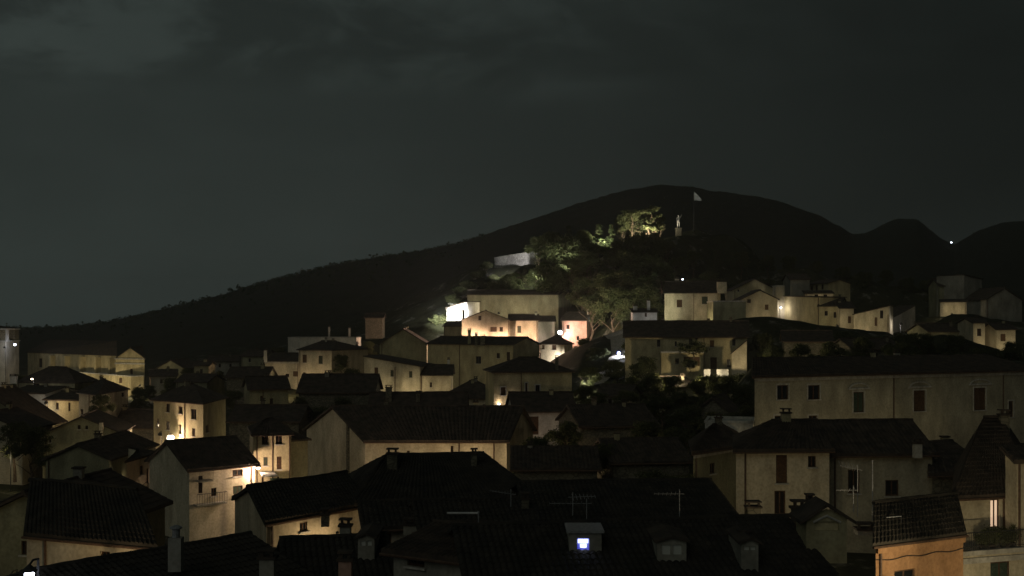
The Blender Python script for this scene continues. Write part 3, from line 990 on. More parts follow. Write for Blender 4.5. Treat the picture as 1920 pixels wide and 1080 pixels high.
# --- right upper terraces
u1 = hs('lit cream house with two dark red windows on the right slope', (1246, 549, 236), (1345, 233), 8, 9, 'x', 529, 'cream',
   [('F', 1269, 1279, 562, 576, 's'), ('F', 1316, 1327, 556, 570, 's')], pipes=[1301],
   ch=[(1353, 527, 1.9, 233, 'cream'), (1269, 522, 0.9, 240, 'grey')])
hs('plain dark olive cube house below the lit cream house', (1337, 566, 222), (1399, 222), 7, 7, 'flat', None, 'olive', rmat='trim')
hs('small lit gable with two windows right of the olive cube', (1392, 561, 238), (1458, 238), 9, 6, 'y', 545, 'cream',
   [('F', 1401, 1408, 561, 568, 'w'), ('F', 1434, 1441, 571, 581, 's')])
hs('larger dim gable behind the small lit gable', (1374, 544, 250), (1457, 250), 10, 7, 'y', 524, 'ochre', [('F', 1383, 1386, 543, 547, 'w')])
hs('narrow lit tower block glaring white at its foot', (1456, 537, 246), (1471, 246), 4, 9, 'flat', None, 'cream', rmat='trim')
hs('dim plain block above the lit tower block', (1482, 524, 262), (1518, 262), 7, 9, 'x', 515, 'grey')
hs('small row house with three tiny windows on the right slope', (1516, 533, 268), (1553, 262), 7, 7, 'x', 526, 'ochre',
   [('F', 1520, 1524, 536, 546, 'w'), ('F', 1529, 1533, 535, 545, 'w'), ('F', 1540, 1544, 533, 543, 'w')])
hs('low pale wall house under the three tiny windows', (1510, 551, 256), (1562, 255), 5, 4, 'sb', 546, 'cream', [('F', 1527, 1534, 551, 558, 'w'), ('F', 1544, 1551, 552, 558, 'w')])
hs('long sloping garden house right of the white glare', (1471, 561, 246), (1538, 232), 6, 5, 'sl', 556, 'yellow')
hs('low ochre house with two windows, middle of the right row', (1536, 574, 232), (1575, 230), 7, 5, 'x', 560, 'ochre', [('F', 1546, 1552, 583, 592, 'w'), ('F', 1563, 1568, 585, 596, 'w')])
hs('narrow ochre house with doorway in the right row', (1575.5, 578, 228), (1601, 228), 6, 6, 'x', 568, 'cream', [('F', 1590, 1596, 593, 606, 'o')])
hs('warm lit shed roofed house at the end of the right row', (1601, 590, 225), (1668, 222), 6, 6, 'sr', 574, 'cream',
   [('F', 1640, 1645, 595, 611, 'o'), ('F', 1650, 1656, 582, 597, 'w')])
hs('pale lit wedge shaped house beyond the right row', (1665, 601, 230), (1716, 238), 4, 2, 'sr', 574, 'grey', over=0.15)
hs('dim two storey house near the right edge of the slope', (1762, 536, 262), (1812, 262), 7, 8, 'x', 524, 'olive', [('F', 1785, 1795, 540, 550, 'w')])
hs('dim greenish tower house beside the right edge two storey house', (1808, 522, 258), (1841, 263), 7, 10, 'sl', 516, 'grey')
hs('low lit wall house below the dim two storey house', (1763, 567, 250), (1812, 248), 4, 3, 'sb', 562, 'cream')
hs('dim sloping roof house at the far right slope', (1848, 562, 252), (1916, 256), 7, 6, 'y', 541, 'grey')
hs('small cream house with one dark window, far right', (1825, 606, 200), (1847, 200), 7, 6, 'x', 598, 'cream', [('F', 1832, 1840, 616, 630, 'w')], br=(2.5, 7))
hs('tiny cream house with dark doorway, far right', (1869, 618, 198), (1904, 198), 6, 5, 'x', 607, 'cream', [('F', 1876, 1886, 626, 640, 'o')])
u10 = hs('long dim house with dark roof and door, right of centre', (1172, 631, 187), (1401, 183), 10, 8, 'x', 604, 'yellow', bl='ray', wins=
   [('F', 1232, 1238, 637, 650, 'w'), ('F', 1265, 1269, 640, 649, 'w'), ('F', 1292, 1298, 635, 650, 'w'), ('F', 1304, 1308, 631, 650, 'w'),
    ('F', 1331, 1339, 638, 651, 's'), ('F', 1373, 1379, 636, 648, 'w'), ('F', 1332, 1344, 670, 692, 'o'), ('F', 1363, 1370, 674, 688, 'w')], pipes=[1320])
hs('low porch wing with broad dark opening before the long dim house', (1240, 662, 180), (1319, 179.4), 5, 5, 'flat', None, 'yellow',
   [('F', 1266, 1273, 672, 682, 'w'), ('F', 1282, 1312, 669, 686, 'o')], rmat='trim')
hs('small bright square annex at the end of the long dim house', (1372, 663, 178), (1400, 177.5), 4, 4, 'sr', 640, 'cream')
hs('tiny white walled hut with two white chimneys on the slope', (1187, 586, 222), (1232, 222), 4, 3, 'sb', 580, 'white', [('F', 1209, 1213, 586, 594, 'o')],
   ch=[(1191, 572, 0.8, 224, 'white'), (1216, 562, 0.6, 224, 'white')])
hs('tiny dim hut alone on the dark hillside, upper left of centre', (685, 596, 262), (717, 262), 5, 4, 'x', 589, 'dstone')

# dim houses packed into the dark gaps
for k_, (lab, xl_, yl_, d_, xr_, dep_, rt_, ry_, mt_, ww_) in enumerate((
    ('dim low house under the tiny tower house, left of centre', 330, 716, 215, 388, 7, 'x', 703, 'olive', [('F', 344, 349, 721, 729, 'w'), ('F', 366, 371, 721, 729, 'w')]),
    ('small dark house right of the church', 280, 706, 240, 330, 7, 'x', 694, 'grey', [('F', 300, 305, 711, 719, 'w')]),
    ('dim gabled house between church and tiny tower house', 296, 690, 262, 345, 8, 'y', 676, 'olive', [('F', 318, 322, 693, 700, 'w')]),
    ('dark house behind the tiny tower house', 392, 678, 255, 448, 7, 'x', 668, 'grey', [('F', 410, 414, 682, 689, 'w'), ('F', 430, 434, 682, 689, 'w')]),
    ('dim house behind the pale pillar, left of centre', 452, 668, 250, 494, 7, 'x', 658, 'olive', [('F', 466, 470, 672, 679, 'w')]),
    ('dim narrow house right of the cream block, centre left', 640, 664, 224, 682, 7, 'x', 652, 'olive', [('F', 655, 660, 670, 680, 'w')]),
    ('dark little house under the garden trees, right of centre', 1120, 742, 150, 1176, 7, 'x', 724, 'grey', [('F', 1140, 1147, 748, 758, 'w')]),
    ('dark house below the porch wing, right of centre', 1232, 726, 158, 1300, 7, 'x', 708, 'olive', [('F', 1252, 1259, 732, 743, 'w'), ('F', 1280, 1286, 732, 743, 'w')]),
    ('dark house with gable in the black gardens, right of centre', 1300, 776, 128, 1372, 8, 'y', 748, 'dstone', [('F', 1332, 1340, 782, 794, 'w')]),
    ('dim house left of the small far right houses', 1742, 622, 205, 1800, 7, 'x', 608, 'olive', [('F', 1760, 1765, 628, 637, 'w'), ('F', 1782, 1787, 628, 637, 'w')]),
    ('dark roofed house below the right row', 1470, 640, 180, 1560, 8, 'x', 622, 'dstone', [('F', 1500, 1506, 646, 655, 'w')]),
    ('dark roofed house at the right end of the slope', 1600, 655, 172, 1690, 8, 'x', 637, 'dstone', [('F', 1640, 1646, 661, 670, 'w')]))):
    hs(lab, (xl_, yl_, d_), (xr_, d_ + (1.5 if k_ % 2 else -1.5)), dep_, 6, rt_, ry_, mt_, ww_, ch=[(xl_ + (xr_ - xl_) * 0.7, ry_ - 6, 0.45, d_ + dep_ * 0.5, 'dstone')])
# cable sagging along the orange front
mb = MB()
pts = [orange['A'] + orange['t'] * (orange['W'] * f) + orange['n'] * 0.05 + Vector((0, 0, -0.75 - 0.10 * math.sin(f * math.pi * 3) ** 2)) for f in [i / 18 for i in range(19)]]
mb.tube(pts, 0.022, 5)
mb.build('cable', M['iron'], orange['root'])

# ------------------------------------------------------------------ castle wall above the rock
cw = hs('floodlit grey stone castle wall above the rock', (927, 484, 335), (1003, 307), 1.2, 2.9, 'flat', None, 'wstone', name='castle_wall', cat='wall',
        group='walls', rmat='rock')
for xa, xb, lab in ((1320, 1332, 'short white garden wall left of the gate, right of centre'), (1344, 1366, 'longer white garden wall right of the gate, right of centre')):
    a_, b2 = P(xa, 693, 172), P(xb, 693, 172)
    root = empty('garden_wall', (a_ + b2) / 2)
    tag(root, lab, 'wall', 'walls')
    mb = MB()
    mb.box((a_.x, a_.y, a_.z - 1.4), (b2.x - a_.x, 0, 0), (0, 0.3, 0), (0, 0, 1.4))
    mb.build('wall', M['white'], root)
    mb = MB()
    mb.box((a_.x - 0.05, a_.y - 0.05, a_.z + 0.003), (b2.x - a_.x + 0.1, 0, 0), (0, 0.4, 0), (0, 0, 0.08))
    mb.build('coping', M['trim'], root)
    GP.append(((a_.x + b2.x) / 2, a_.y, a_.z - 0.9))

# ------------------------------------------------------------------ ground: one sheet through the feet of all houses, up the hill and on to the horizon
for px, py, d in ((826, 582, 272), (850, 560, 284), (875, 540, 298), (900, 520, 314), (920, 506, 328), (1060, 490, 306), (1110, 478, 292), (1150, 468, 292),
                  (1190, 458, 292), (1240, 448, 294), (1273, 436, 294), (1303, 428, 304), (1360, 440, 300), (1330, 515, 262), (1380, 508, 264), (1430, 505, 268),
                  (1500, 500, 290), (1600, 520, 290), (1700, 540, 290), (1160, 560, 262), (1110, 600, 262), (1190, 598, 215),
                  (1120, 633, 236), (1142, 640, 228), (1165, 652, 216), (1160, 672, 205), (1130, 700, 190), (1110, 720, 176), (1220, 700, 165),
                  (1300, 720, 140), (1200, 780, 120), (700, 660, 260), (560, 680, 260), (420, 690, 260), (330, 700, 250), (300, 690, 300),
                  (150, 700, 330), (450, 668, 320), (650, 640, 320), (800, 590, 320), (1850, 560, 300), (1760, 620, 180), (1650, 640, 180), (1550, 650, 170),
                  (1450, 660, 150), (1700, 690, 150), (1870, 670, 160),
                  (1350, 597, 214), (1410, 586, 213), (1450, 587, 212), (1500, 594, 211), (1550, 604, 210), (1600, 614, 208), (1660, 619, 206), (1720, 608, 212), (1790, 585, 232),
                  (927, 501, 334), (965, 501, 320), (1003, 502, 306), (940, 503, 322), (980, 520, 300), (910, 545, 300)):
    p = P(px, py, d)
    GP.append((p.x, p.y, p.z))
GPA = np.array(GP)
RX = np.array([-600, 0, 100, 190, 300, 420, 520, 640, 760, 850, 930, 1000, 1060, 1120, 1180, 1240, 1300, 1340, 1420, 1480, 1540, 1600, 1625, 1680, 1720, 1760, 1790, 1830, 1880, 1920, 2400, 3000.])
RY = np.array([622, 616, 614, 606, 583, 553, 523, 495, 478, 462, 438, 414, 392, 374, 357, 349, 352, 362, 370, 385, 407, 442, 439, 413, 414, 447, 462, 437, 420, 417, 440, 470.])

def village_z(x, y):
    x, y = np.atleast_1d(x), np.atleast_1d(y)
    z = np.zeros_like(x, dtype=float)
    for i in range(0, len(x), 4000):
        dx = x[i:i + 4000, None] - GPA[None, :, 0]
        dy = y[i:i + 4000, None] - GPA[None, :, 1]
        w = 1.0 / (dx * dx + dy * dy + 14.0) ** 1.7
        z[i:i + 4000] = (w * GPA[None, :, 2]).sum(1) / w.sum(1)
    return z

def ridge_d(px):
    return 820 + 260 * np.clip((px - 1560) / 120.0, 0, 1) + 160 * np.clip((700 - px) / 500.0, 0, 1)

def ground_z(x, y):
    x, y = np.atleast_1d(np.asarray(x, float)), np.atleast_1d(np.asarray(y, float))
    d = np.maximum(y, 5.0)
    px = CX + F * x / d
    D0 = 345.0
    ds = np.minimum(d, D0)
    zv = village_z(x * ds / d, ds)
    Dr = ridge_d(px)
    zr = HC + (CY - np.interp(px, RX, RY)) * Dr / F
    t = np.clip((d - D0 * 0.93) / (Dr - D0 * 0.93), 0, 1)
    s = t * t * (3 - 2 * t) * 0.55 + t * 0.45
    zh = zv + (zr - zv) * s
    over = np.maximum(d - Dr, 0)
    zh = zh - over * 0.22
    return np.maximum(zh, -60 - 0.002 * over) + 0.0

ds_ = np.concatenate([np.arange(14, 60, 2.0), np.arange(60, 360, 2.6), np.geomspace(362, 1400, 80), np.geomspace(1450, 3000, 14)])
us_ = np.concatenate([np.linspace(-1.4, -0.56, 24)[:-1], np.linspace(-0.56, 0.56, 330), np.linspace(0.56, 1.4, 24)[1:]])
UU, DD = np.meshgrid(us_, ds_)
X, Y = (UU * DD).ravel(), DD.ravel()
Z = ground_z(X, Y)
nz = np.array([noise.noise(Vector((x * 0.05, y * 0.05, 0.0))) * 0.5 + noise.noise(Vector((x * 0.25, y * 0.25, 3.0))) * 0.22 for x, y in zip(X, Y)])
Z = Z + nz * np.clip(Y / 140.0, 0.3, 3.0)
nu, nd = len(us_), len(ds_)
verts = np.stack([X, Y, Z], 1)
idx = np.arange(nu * nd).reshape(nd, nu)
faces = np.stack([idx[:-1, :-1].ravel(), idx[:-1, 1:].ravel(), idx[1:, 1:].ravel(), idx[1:, :-1].ravel()], 1)
me = bpy.data.meshes.new('ground')
me.from_pydata(verts.tolist(), [], faces.tolist())
me.polygons.foreach_set('use_smooth', [True] * len(me.polygons))
me.materials.append(M['ground'])
g = bpy.data.objects.new('ground', me)
g['kind'] = 'structure'
col.objects.link(g)

def gz(x, y):
    return float(ground_z(x, y)[0])

def on_ground(px, d):
    x = (px - CX) * d / F
    return Vector((x, d, gz(x, d)))

def hit(px, py, d0=250, d1=1500):
    """first point of the ground seen through a pixel beyond d0"""
    dd = np.linspace(d0, d1, 500)
    zz = ground_z((px - CX) * dd / F, dd)
    ray = HC + (CY - py) * dd / F
    k = np.argmax(zz >= ray)
    return on_ground(px, dd[k] if zz[k] >= ray[k] else d1)

# gravel path climbing past the blue lamp
pts = [on_ground(px, d) for px, d in ((1108, 240), (1122, 236), (1136, 230), (1150, 222), (1162, 214), (1166, 206), (1150, 197), (1130, 190), (1112, 182))]
mb = MB()
for i in range(len(pts) - 1):
    for k in range(4):
        a_, b2 = pts[i].lerp(pts[i + 1], k / 4), pts[i].lerp(pts[i + 1], (k + 1) / 4)
        sx = Vector((1.9, 0.4, 0))
        q = [a_ - sx, a_ + sx, b2 + sx, b2 - sx]
        q = [Vector((v.x, v.y, gz(v.x, v.y) + 0.35)) for v in q]
        mb.quad(q[1], q[0], q[3], q[2])
o = mb.build('path', M['path'])
o['kind'] = 'structure'

# ------------------------------------------------------------------ trees
def crown_mesh(name, kind, n_cl, n_leaf, seed, mat):
    r = np.random.default_rng(seed)
    V, Fc = [], []
    cl = []
    lobes = []
    while len(cl) < n_cl:
        if kind == 'broad':                   # several uneven lobes at the limb ends
            if not lobes:
                for _ in range(9):
                    w, hh_ = r.uniform(0, 2 * math.pi), r.uniform(0, 1)
                    lobes.append((np.array([math.cos(w), math.sin(w), 0]) * r.uniform(0.4, 2.3) * (1.15 - 0.5 * hh_) + np.array([0, 0, 3.4 + 3.9 * hh_]), r.uniform(0.65, 1.35)))
            lc, lr = lobes[r.integers(len(lobes))]
            p = r.normal(size=3)
            p = p / np.linalg.norm(p) * r.uniform(0.3, 1.0) ** 0.5
            cl.append((lc + p * lr * np.array([1, 1, 0.75]), 0.5))
        elif kind == 'pine':                  # whorls of uneven boughs
            if not lobes:
                for k_ in range(11):
                    h = 0.10 + 0.88 * k_ / 10
                    for _ in range(6):
                        lobes.append((h, r.uniform(0, 2 * math.pi), (1.04 - h) * 2.5 * r.uniform(0.45, 1.15)))
            h, w, ln_ = lobes[r.integers(len(lobes))]
            rad = ln_ * r.uniform(0.25, 1.0)
            cl.append((np.array([math.cos(w) * rad, math.sin(w) * rad, 1.0 + h * 8.4 - 0.22 * rad]), 0.36))
        elif kind == 'open':                  # flat pads of needles on long boughs
            if not lobes:
                for _ in range(15):
                    h = r.uniform(0, 1)
                    w = r.uniform(0, 2 * math.pi)
                    rad = r.uniform(0.5, 3.2) * (1.1 - 0.62 * h)
                    lobes.append((np.array([math.cos(w) * rad, math.sin(w) * rad, 2.9 + 5.0 * h]), r.uniform(0.6, 1.25)))
            lc, lr = lobes[r.integers(len(lobes))]
            w, q_ = r.uniform(0, 2 * math.pi), lr * math.sqrt(r.uniform(0, 1))
            cl.append((lc + np.array([math.cos(w) * q_, math.sin(w) * q_, r.normal() * 0.16]), 0.34))
        else:                                 # shrub
            p = r.normal(size=3)
            p = p / np.linalg.norm(p) * r.uniform(0.4, 1.0)
            cl.append((np.array([p[0] * 1.5, p[1] * 1.5, 0.9 + p[2] * 0.85]), 0.45))
    per = n_leaf // n_cl
    for c, rad in cl:
        for _ in range(per):
            p = c + r.normal(size=3) * rad * np.array([0.5, 0.5, 0.38])
            s = r.uniform(0.08, 0.18)
            a = r.normal(size=3)
            a /= np.linalg.norm(a)
            bq = np.cross(a, r.normal(size=3))
            bq /= np.linalg.norm(bq)
            k = len(V)
            V += [p - a * s, p + bq * s * 0.45, p + a * s, p - bq * s * 0.45]
            Fc.append((k, k + 1, k + 2, k + 3))
    m = bpy.data.meshes.new(name)
    m.from_pydata([tuple(v) for v in V], [], Fc)
    m.materials.append(mat)
    return m

def trunk_mesh(kind, seed):
    r = random.Random(seed)
    mb = MB()
    H = {'broad': 5.2, 'pine': 9.0, 'open': 7.6, 'shrub': 1.0}[kind]
    pts = [Vector((r.uniform(-.12, .12) * i, r.uniform(-.12, .12) * i, -0.8 + (H + 0.8) * i / 5)) for i in range(6)]
    mb.tube(pts, 0.24 if kind != 'shrub' else 0.08, 7, 0.05)
    for i in range(9 if kind != 'shrub' else 4):
        f = r.uniform(0.35, 0.92)
        st = pts[0].lerp(pts[-1], f)
        w = r.uniform(0, 6.28)
        ln = {'broad': 2.1, 'pine': 1.7 * (1.1 - f), 'open': 2.2, 'shrub': 0.8}[kind]
        up_ = 0.9 if kind == 'broad' else 0.25
        e = st + Vector((math.cos(w) * ln, math.sin(w) * ln, ln * up_))
        mb.tube([st, st.lerp(e, 0.5) + Vector((0, 0, 0.12)), e], 0.075, 5, 0.02)
    me = bpy.data.meshes.new('trunk')
    me.from_pydata([tuple(v) for v in mb.v], [], mb.f)
    me.materials.append(M['bark'])
    return me

PROTO = {}
for kind, mat, ncl, nl in (('broad', 'leaf', 170, 9500), ('pine', 'leaf2', 190, 8500), ('open', 'leaf', 130, 8500), ('shrub', 'leaf', 45, 2200)):
    PROTO[kind] = [(trunk_mesh(kind, s), crown_mesh('crown', kind, ncl, nl, s, M[mat])) for s in (1, 2, 3)]
HEI = {'broad': 8.0, 'pine': 9.6, 'open': 8.3, 'shrub': 1.9}

def tree(base, height, kind, label, group, wide=1.0, var=0):
    nm = {'broad': 'broadleaf_tree', 'pine': 'pine_tree', 'open': 'cedar_tree', 'shrub': 'shrub'}[kind]
    root = bpy.data.objects.new(nm, None)
    root.location = base
    s = height / HEI[kind]
    root.scale = (s * wide, s * wide, s)
    root.rotation_euler = (0, 0, random.uniform(0, 6.28))
    col.objects.link(root)
    tag(root, label, 'shrub' if kind == 'shrub' else 'tree', group)
    tm, cm = PROTO[kind][var % 3]
    for n_, m_ in (('trunk', tm), ('crown', cm)):
        o = bpy.data.objects.new(n_, m_)
        o.parent = root
        col.objects.link(o)
    return root

def tree_px(px, ytop, d, kind, label, group, h=None, wide=1.0, var=0):
    b_ = on_ground(px, d)
    top = HC + (CY - ytop) * d / F
    hh = max(1.0, top - b_.z) if h is None else h
    if h is not None:
        b_ = Vector((b_.x, b_.y, top - h))
    return tree(b_, hh, kind, label, group, wide, var)

GL = 'floodlit trees on the castle knoll'
tree_px(1216, 383, 290, 'open', 'brightest floodlit tree with layered crown on the knoll', GL, wide=1.25)
tree_px(1184, 391, 291, 'broad', 'floodlit tree left of the brightest layered crown', GL, var=1, wide=1.0)
tree_px(1122, 420, 288, 'pine', 'slender floodlit yellow green tree on the knoll', GL, wide=1.45)
tree_px(1146, 420, 289, 'pine', 'second slender floodlit tree on the knoll', GL, wide=1.3, var=1)
tree_px(1197, 440, 284, 'pine', 'dark conifer silhouette in front of the floodlit trees', GL, wide=1.0, var=2)
tree_px(1165, 445, 285, 'pine', 'dark conifer left of the conifer silhouette', GL, wide=1.0, var=0)
tree_px(1200, 394, 293, 'pine', 'floodlit pointed tree between the two brightest crowns', GL, wide=1.3, var=2)
tree_px(1166, 402, 292, 'broad', 'small floodlit tree at the left of the bright crowns', GL, wide=0.9, var=0)
tree_px(1238, 398, 293, 'broad', 'dim tree at the right of the brightest crown', GL, wide=0.8, var=1)
tree_px(1092, 430, 287, 'broad', 'dim green tree at the left of the slender floodlit pair', GL, wide=0.9, var=1)
tree_px(1022, 438, 302, 'broad', 'dim tree rising behind the right end of the castle wall', GL, wide=1.05, var=2)
tree_px(1054, 446, 284, 'broad', 'dim tree right of the castle wall tree', GL, wide=1.0, var=0)
tree_px(984, 504, 300, 'broad', 'faintly lit tree below the castle wall', GL, wide=1.15, var=1)
tree_px(1026, 494, 296, 'broad', 'faintly lit tree below right of the castle wall', GL, wide=1.1, var=2)
GK = 'dark trees on the slope above the right row'
for i, (px, yt, d, k) in enumerate(((1010, 452, 294, 'broad'), (1038, 440, 292, 'broad'), (1066, 432, 290, 'pine'), (1080, 452, 284, 'broad'), (1104, 462, 283, 'broad'),
                                    (1152, 460, 282, 'broad'), (1176, 440, 284, 'pine'), (1190, 446, 282, 'broad'), (1206, 444, 281, 'pine'), (1228, 446, 281, 'broad'), (1248, 458, 280, 'broad'), (960, 526, 296, 'broad'), (1000, 514, 296, 'broad'), (932, 534, 294, 'broad'),
                                    (1050, 505, 280, 'broad'), (1240, 500, 262, 'broad'), (1110, 560, 256, 'broad'), (1185, 552, 250, 'broad'), (1215, 545, 250, 'broad'),
                                    (1075, 486, 274, 'broad'), (1105, 480, 272, 'broad'), (1135, 484, 270, 'pine'), (1160, 478, 271, 'broad'), (1195, 486, 268, 'broad'),
                                    (1222, 490, 266, 'broad'), (1130, 520, 262, 'broad'), (1165, 515, 260, 'broad'), (1090, 530, 264, 'broad'), (1200, 525, 256, 'broad'),
                                    (1228, 520, 254, 'pine'), (1150, 548, 252, 'broad'), (1270, 480, 276, 'broad'), (1300, 470, 280, 'broad'), (1340, 470, 282, 'pine'),
                                    (1390, 470, 282, 'broad'), (1440, 478, 284, 'broad'), (1480, 480, 290, 'broad'), (1530, 488, 290, 'broad'), (1580, 500, 288, 'broad'),
                                    (1620, 510, 285, 'broad'), (1660, 505, 290, 'broad'), (1700, 520, 285, 'broad'), (1740, 525, 285, 'broad'))):
    lab = ('dark conifer in the black wood of the castle knoll' if k == 'pine' else 'dark broadleaf tree in the black wood of the castle knoll') if px < 1255 else \
          ('dark conifer on the slope above the right row of houses' if k == 'pine' else 'dark broadleaf tree on the slope above the right row of houses')
    tree_px(px, yt - (9 if px < 1255 else 0), d, k, lab, 'black wood of the castle knoll' if px < 1255 else GK, h=random.uniform(9, 13) if px < 1255 else random.uniform(6.5, 9), wide=1.1, var=i)
GM = 'dim garden trees'
tree_px(1098, 634, 222, 'broad', 'garden tree beneath the salmon pink house', GM, h=6, wide=1.2, var=0)
tree_px(1124, 650, 205, 'broad', 'garden tree left of the blue white lamp', GM, h=6, wide=1.2, var=1)
tree_px(1192, 628, 198, 'broad', 'round dark tree right of the blue white lamp', GM, h=7.5, wide=1.1, var=2)
tree_px(1150, 676, 188, 'broad', 'dark tree right below the blue white lamp', GM, h=6, wide=1.4, var=0)
tree_px(1102, 686, 176, 'broad', 'tree lit yellow green from below beside the sconce house roof', GM, h=5.5, wide=1.1, var=1)
tree_px(1210, 668, 176, 'broad', 'dark tree below the porch wing', GM, h=6.5, wide=1.3, var=2)
tree_px(1300, 640, 179.5, 'shrub', 'leafy vine on the balcony of the long dim house', GM, h=2.0, wide=1.6, var=0)
tree_px(1294, 672, 177, 'shrub', 'dark shrub in the porch opening', GM, h=1.6, wide=1.0, var=1)
for i, (px, yt, d) in enumerate(((1095, 722, 160), (1150, 712, 165), (1190, 705, 160), (1225, 700, 158), (1330, 700, 160), (1385, 700, 158), (1105, 760, 130), (1165, 765, 128), (1205, 750, 135), (1275, 735, 140), (1350, 770, 118), (1395, 760, 118), (1260, 705, 150), (1310, 712, 145), (1360, 705, 150), (1390, 720, 135), (1240, 740, 135), (1290, 760, 125), (1330, 740, 130), (1180, 730, 140),
                                 (1120, 735, 142), (1215, 790, 112), (1265, 800, 108), (1060, 790, 115), (1010, 820, 100), (1140, 830, 100), (1230, 880, 85), (1280, 890, 82))):
    tree_px(px, yt, d, 'broad', 'dark tree in the black gardens right of centre', 'dark trees of the central gardens', h=random.uniform(4.5, 6.5), wide=1.2, var=i)
for i, (px, yt, d) in enumerate(((350, 690, 250), (380, 700, 225), (455, 690, 235), (475, 700, 215), (520, 650, 262), (600, 640, 262), (690, 640, 245), (262, 724, 205), (280, 722, 200), (258, 745, 180), (320, 706, 225), (28, 790, 136), (60, 800, 128), (440, 730, 175), (410, 695, 240), (600, 715, 180), (640, 742, 160), (670, 740, 165),
                                 (560, 745, 150), (590, 760, 148), (38, 702, 215), (190, 740, 155), (690, 725, 178), (660, 690, 200), (640, 665, 215))):
    tree_px(px, yt, d, 'broad', 'dark tree among the roofs left of centre', 'dark trees among the left roofs', h=random.uniform(4.5, 7), wide=1.1, var=i)
for i, (px, yt, d) in enumerate(((1430, 625, 188), (1500, 615, 192), (1580, 622, 190), (1640, 630, 186), (1700, 622, 190), (1560, 640, 165), (1620, 632, 170), (1680, 640, 160), (1730, 625, 175), (1790, 628, 175), (1850, 650, 160), (1900, 640, 165), (1500, 645, 160),
                                 (1450, 648, 160), (1600, 660, 145), (1700, 662, 142), (1800, 660, 145))):
    tree_px(px, yt, d, 'broad', 'dark tree on the terrace behind the palace', 'dark trees behind the palace', h=random.uniform(5, 7), wide=1.2, var=i)
for i, (px, d) in enumerate(((925, 308), (938, 305), (952, 303), (966, 301), (978, 299), (990, 297), (945, 298), (962, 295), (930, 300))):
    tree(on_ground(px, d), random.uniform(1.2, 1.9), 'shrub', 'dark shrub on the bank right below the castle wall', 'shrubs under the castle wall', 1.3, i)
GS = 'shrubs on the rock slope'
for i, (px, py, d) in enumerate(((832, 0, 275), (842, 0, 280), (850, 0, 285), (858, 0, 289), (866, 0, 293), (874, 0, 298), (884, 0, 304), (893, 0, 310), (902, 0, 316), (912, 0, 323), (822, 0, 270), (862, 0, 286))):
    tree(on_ground(px, d), random.uniform(1.6, 2.6), 'shrub', 'faintly lit shrub on the rocky slope left of the castle wall', GS, 1.1, i)
for i, (px, d) in enumerate(((1330, 262), (1352, 264), (1372, 262), (1396, 265), (1418, 266), (1440, 268), (1300, 262), (1318, 268))):
    tree(on_ground(px, d), random.uniform(1.3, 2.2), 'shrub', 'low green shrub on the lit grass bank above the right row', 'shrubs on the grass bank', 1.4, i)

# limestone outcrops on the slope
def rock_mesh(seed):
    mb = MB()
    n0, k, m = 0, 9, 6
    for i in range(m + 1):
        for j in range(k):
            th, ph = math.pi * i / m, 2 * math.pi * j / k
            v = Vector((math.sin(th) * math.cos(ph), math.sin(th) * math.sin(ph), math.cos(th) * 0.75))
            v *= 1 + 0.5 * noise.noise(v * 1.6 + Vector((seed * 7.0, 0, 0))) + 0.35 * noise.cell(v * 2.3 + Vector((seed * 3.1, 5.0, 0)))
            mb.v.append(v)
    for i in range(m):
        for j in range(k):
            mb.f.append((i * k + j, (i + 1) * k + j, (i + 1) * k + (j + 1) % k, i * k + (j + 1) % k))
    me = bpy.data.meshes.new('rock')
    me.from_pydata([tuple(v) for v in mb.v], [], mb.f)
    me.materials.append(M['rock'])
    return me
RK = [rock_mesh(s) for s in range(4)]
for i, (px, d, s, lab) in enumerate([(824 + 2.6 * k + random.uniform(-9, 9), 270 + 1.65 * k + random.uniform(-3, 3), random.uniform(0.35, 1.0), 'pale limestone boulder on the slope left of the castle wall') for k in range(36)] +
                                    [(px, d, random.uniform(0.5, 1.0), 'small pale boulder on the knoll under the floodlit trees') for px, d in
                                     ((1148, 286), (1156, 285), (1134, 287), (1206, 283), (1226, 284), (1232, 283), (1215, 280), (1240, 274), (1258, 270), (1270, 268), (1286, 266), (1298, 264), (1310, 264))]):
    b_ = on_ground(px, d)
    o = bpy.data.objects.new('boulder', RK[i % 4])
    o.location = (b_.x, b_.y, b_.z + 0.15 * s)
    o.scale = (s * 1.2, s, s * 0.8)
    o.rotation_euler = (0, 0, random.uniform(0, 6))
    col.objects.link(o)
    tag(o, lab, 'rock', 'boulders under the castle wall' if i < 36 else 'boulders on the knoll')

# far wood covering the hill, seen as one dark mass
r = np.random.default_rng(11)
V, Fc = [], []
for _ in range(4200):
    px = r.uniform(-100, 2020)
    Dr = float(ridge_d(np.array([px]))[0])
    d = Dr + 30 - abs(r.normal()) * 130
    if d < 380:
        continue
    x = (px - CX) * d / F
    base = gz(x, d)
    hh = r.uniform(0.7, 2.4) * (1.0 if r.random() < 0.95 else 2.2)
    hh *= 0.9 - 0.6 * min(1.0, max(0.0, (px - 750) / 250.0))
    for _k in range(9):
        c = np.array([x, d, base + hh * 0.55]) + r.normal(size=3) * np.array([0.3, 0.3, 0.24]) * hh
        s = hh * r.uniform(0.16, 0.34)
        a = r.normal(size=3); a /= np.linalg.norm(a)
        bq = np.cross(a, r.normal(size=3)); bq /= np.linalg.norm(bq)
        k = len(V)
        V += [c - a * s, c + bq * s, c + a * s, c - bq * s]
        Fc.append((k, k + 1, k + 2, k + 3))
me = bpy.data.meshes.new('far_wood')
me.from_pydata([tuple(v) for v in V], [], Fc)
me.materials.append(M['leaf2'])
fw_ = bpy.data.objects.new('far_wood', me)
tag(fw_, 'dark scrub wood covering the far hill', 'wood', kind='stuff')
col.objects.link(fw_)


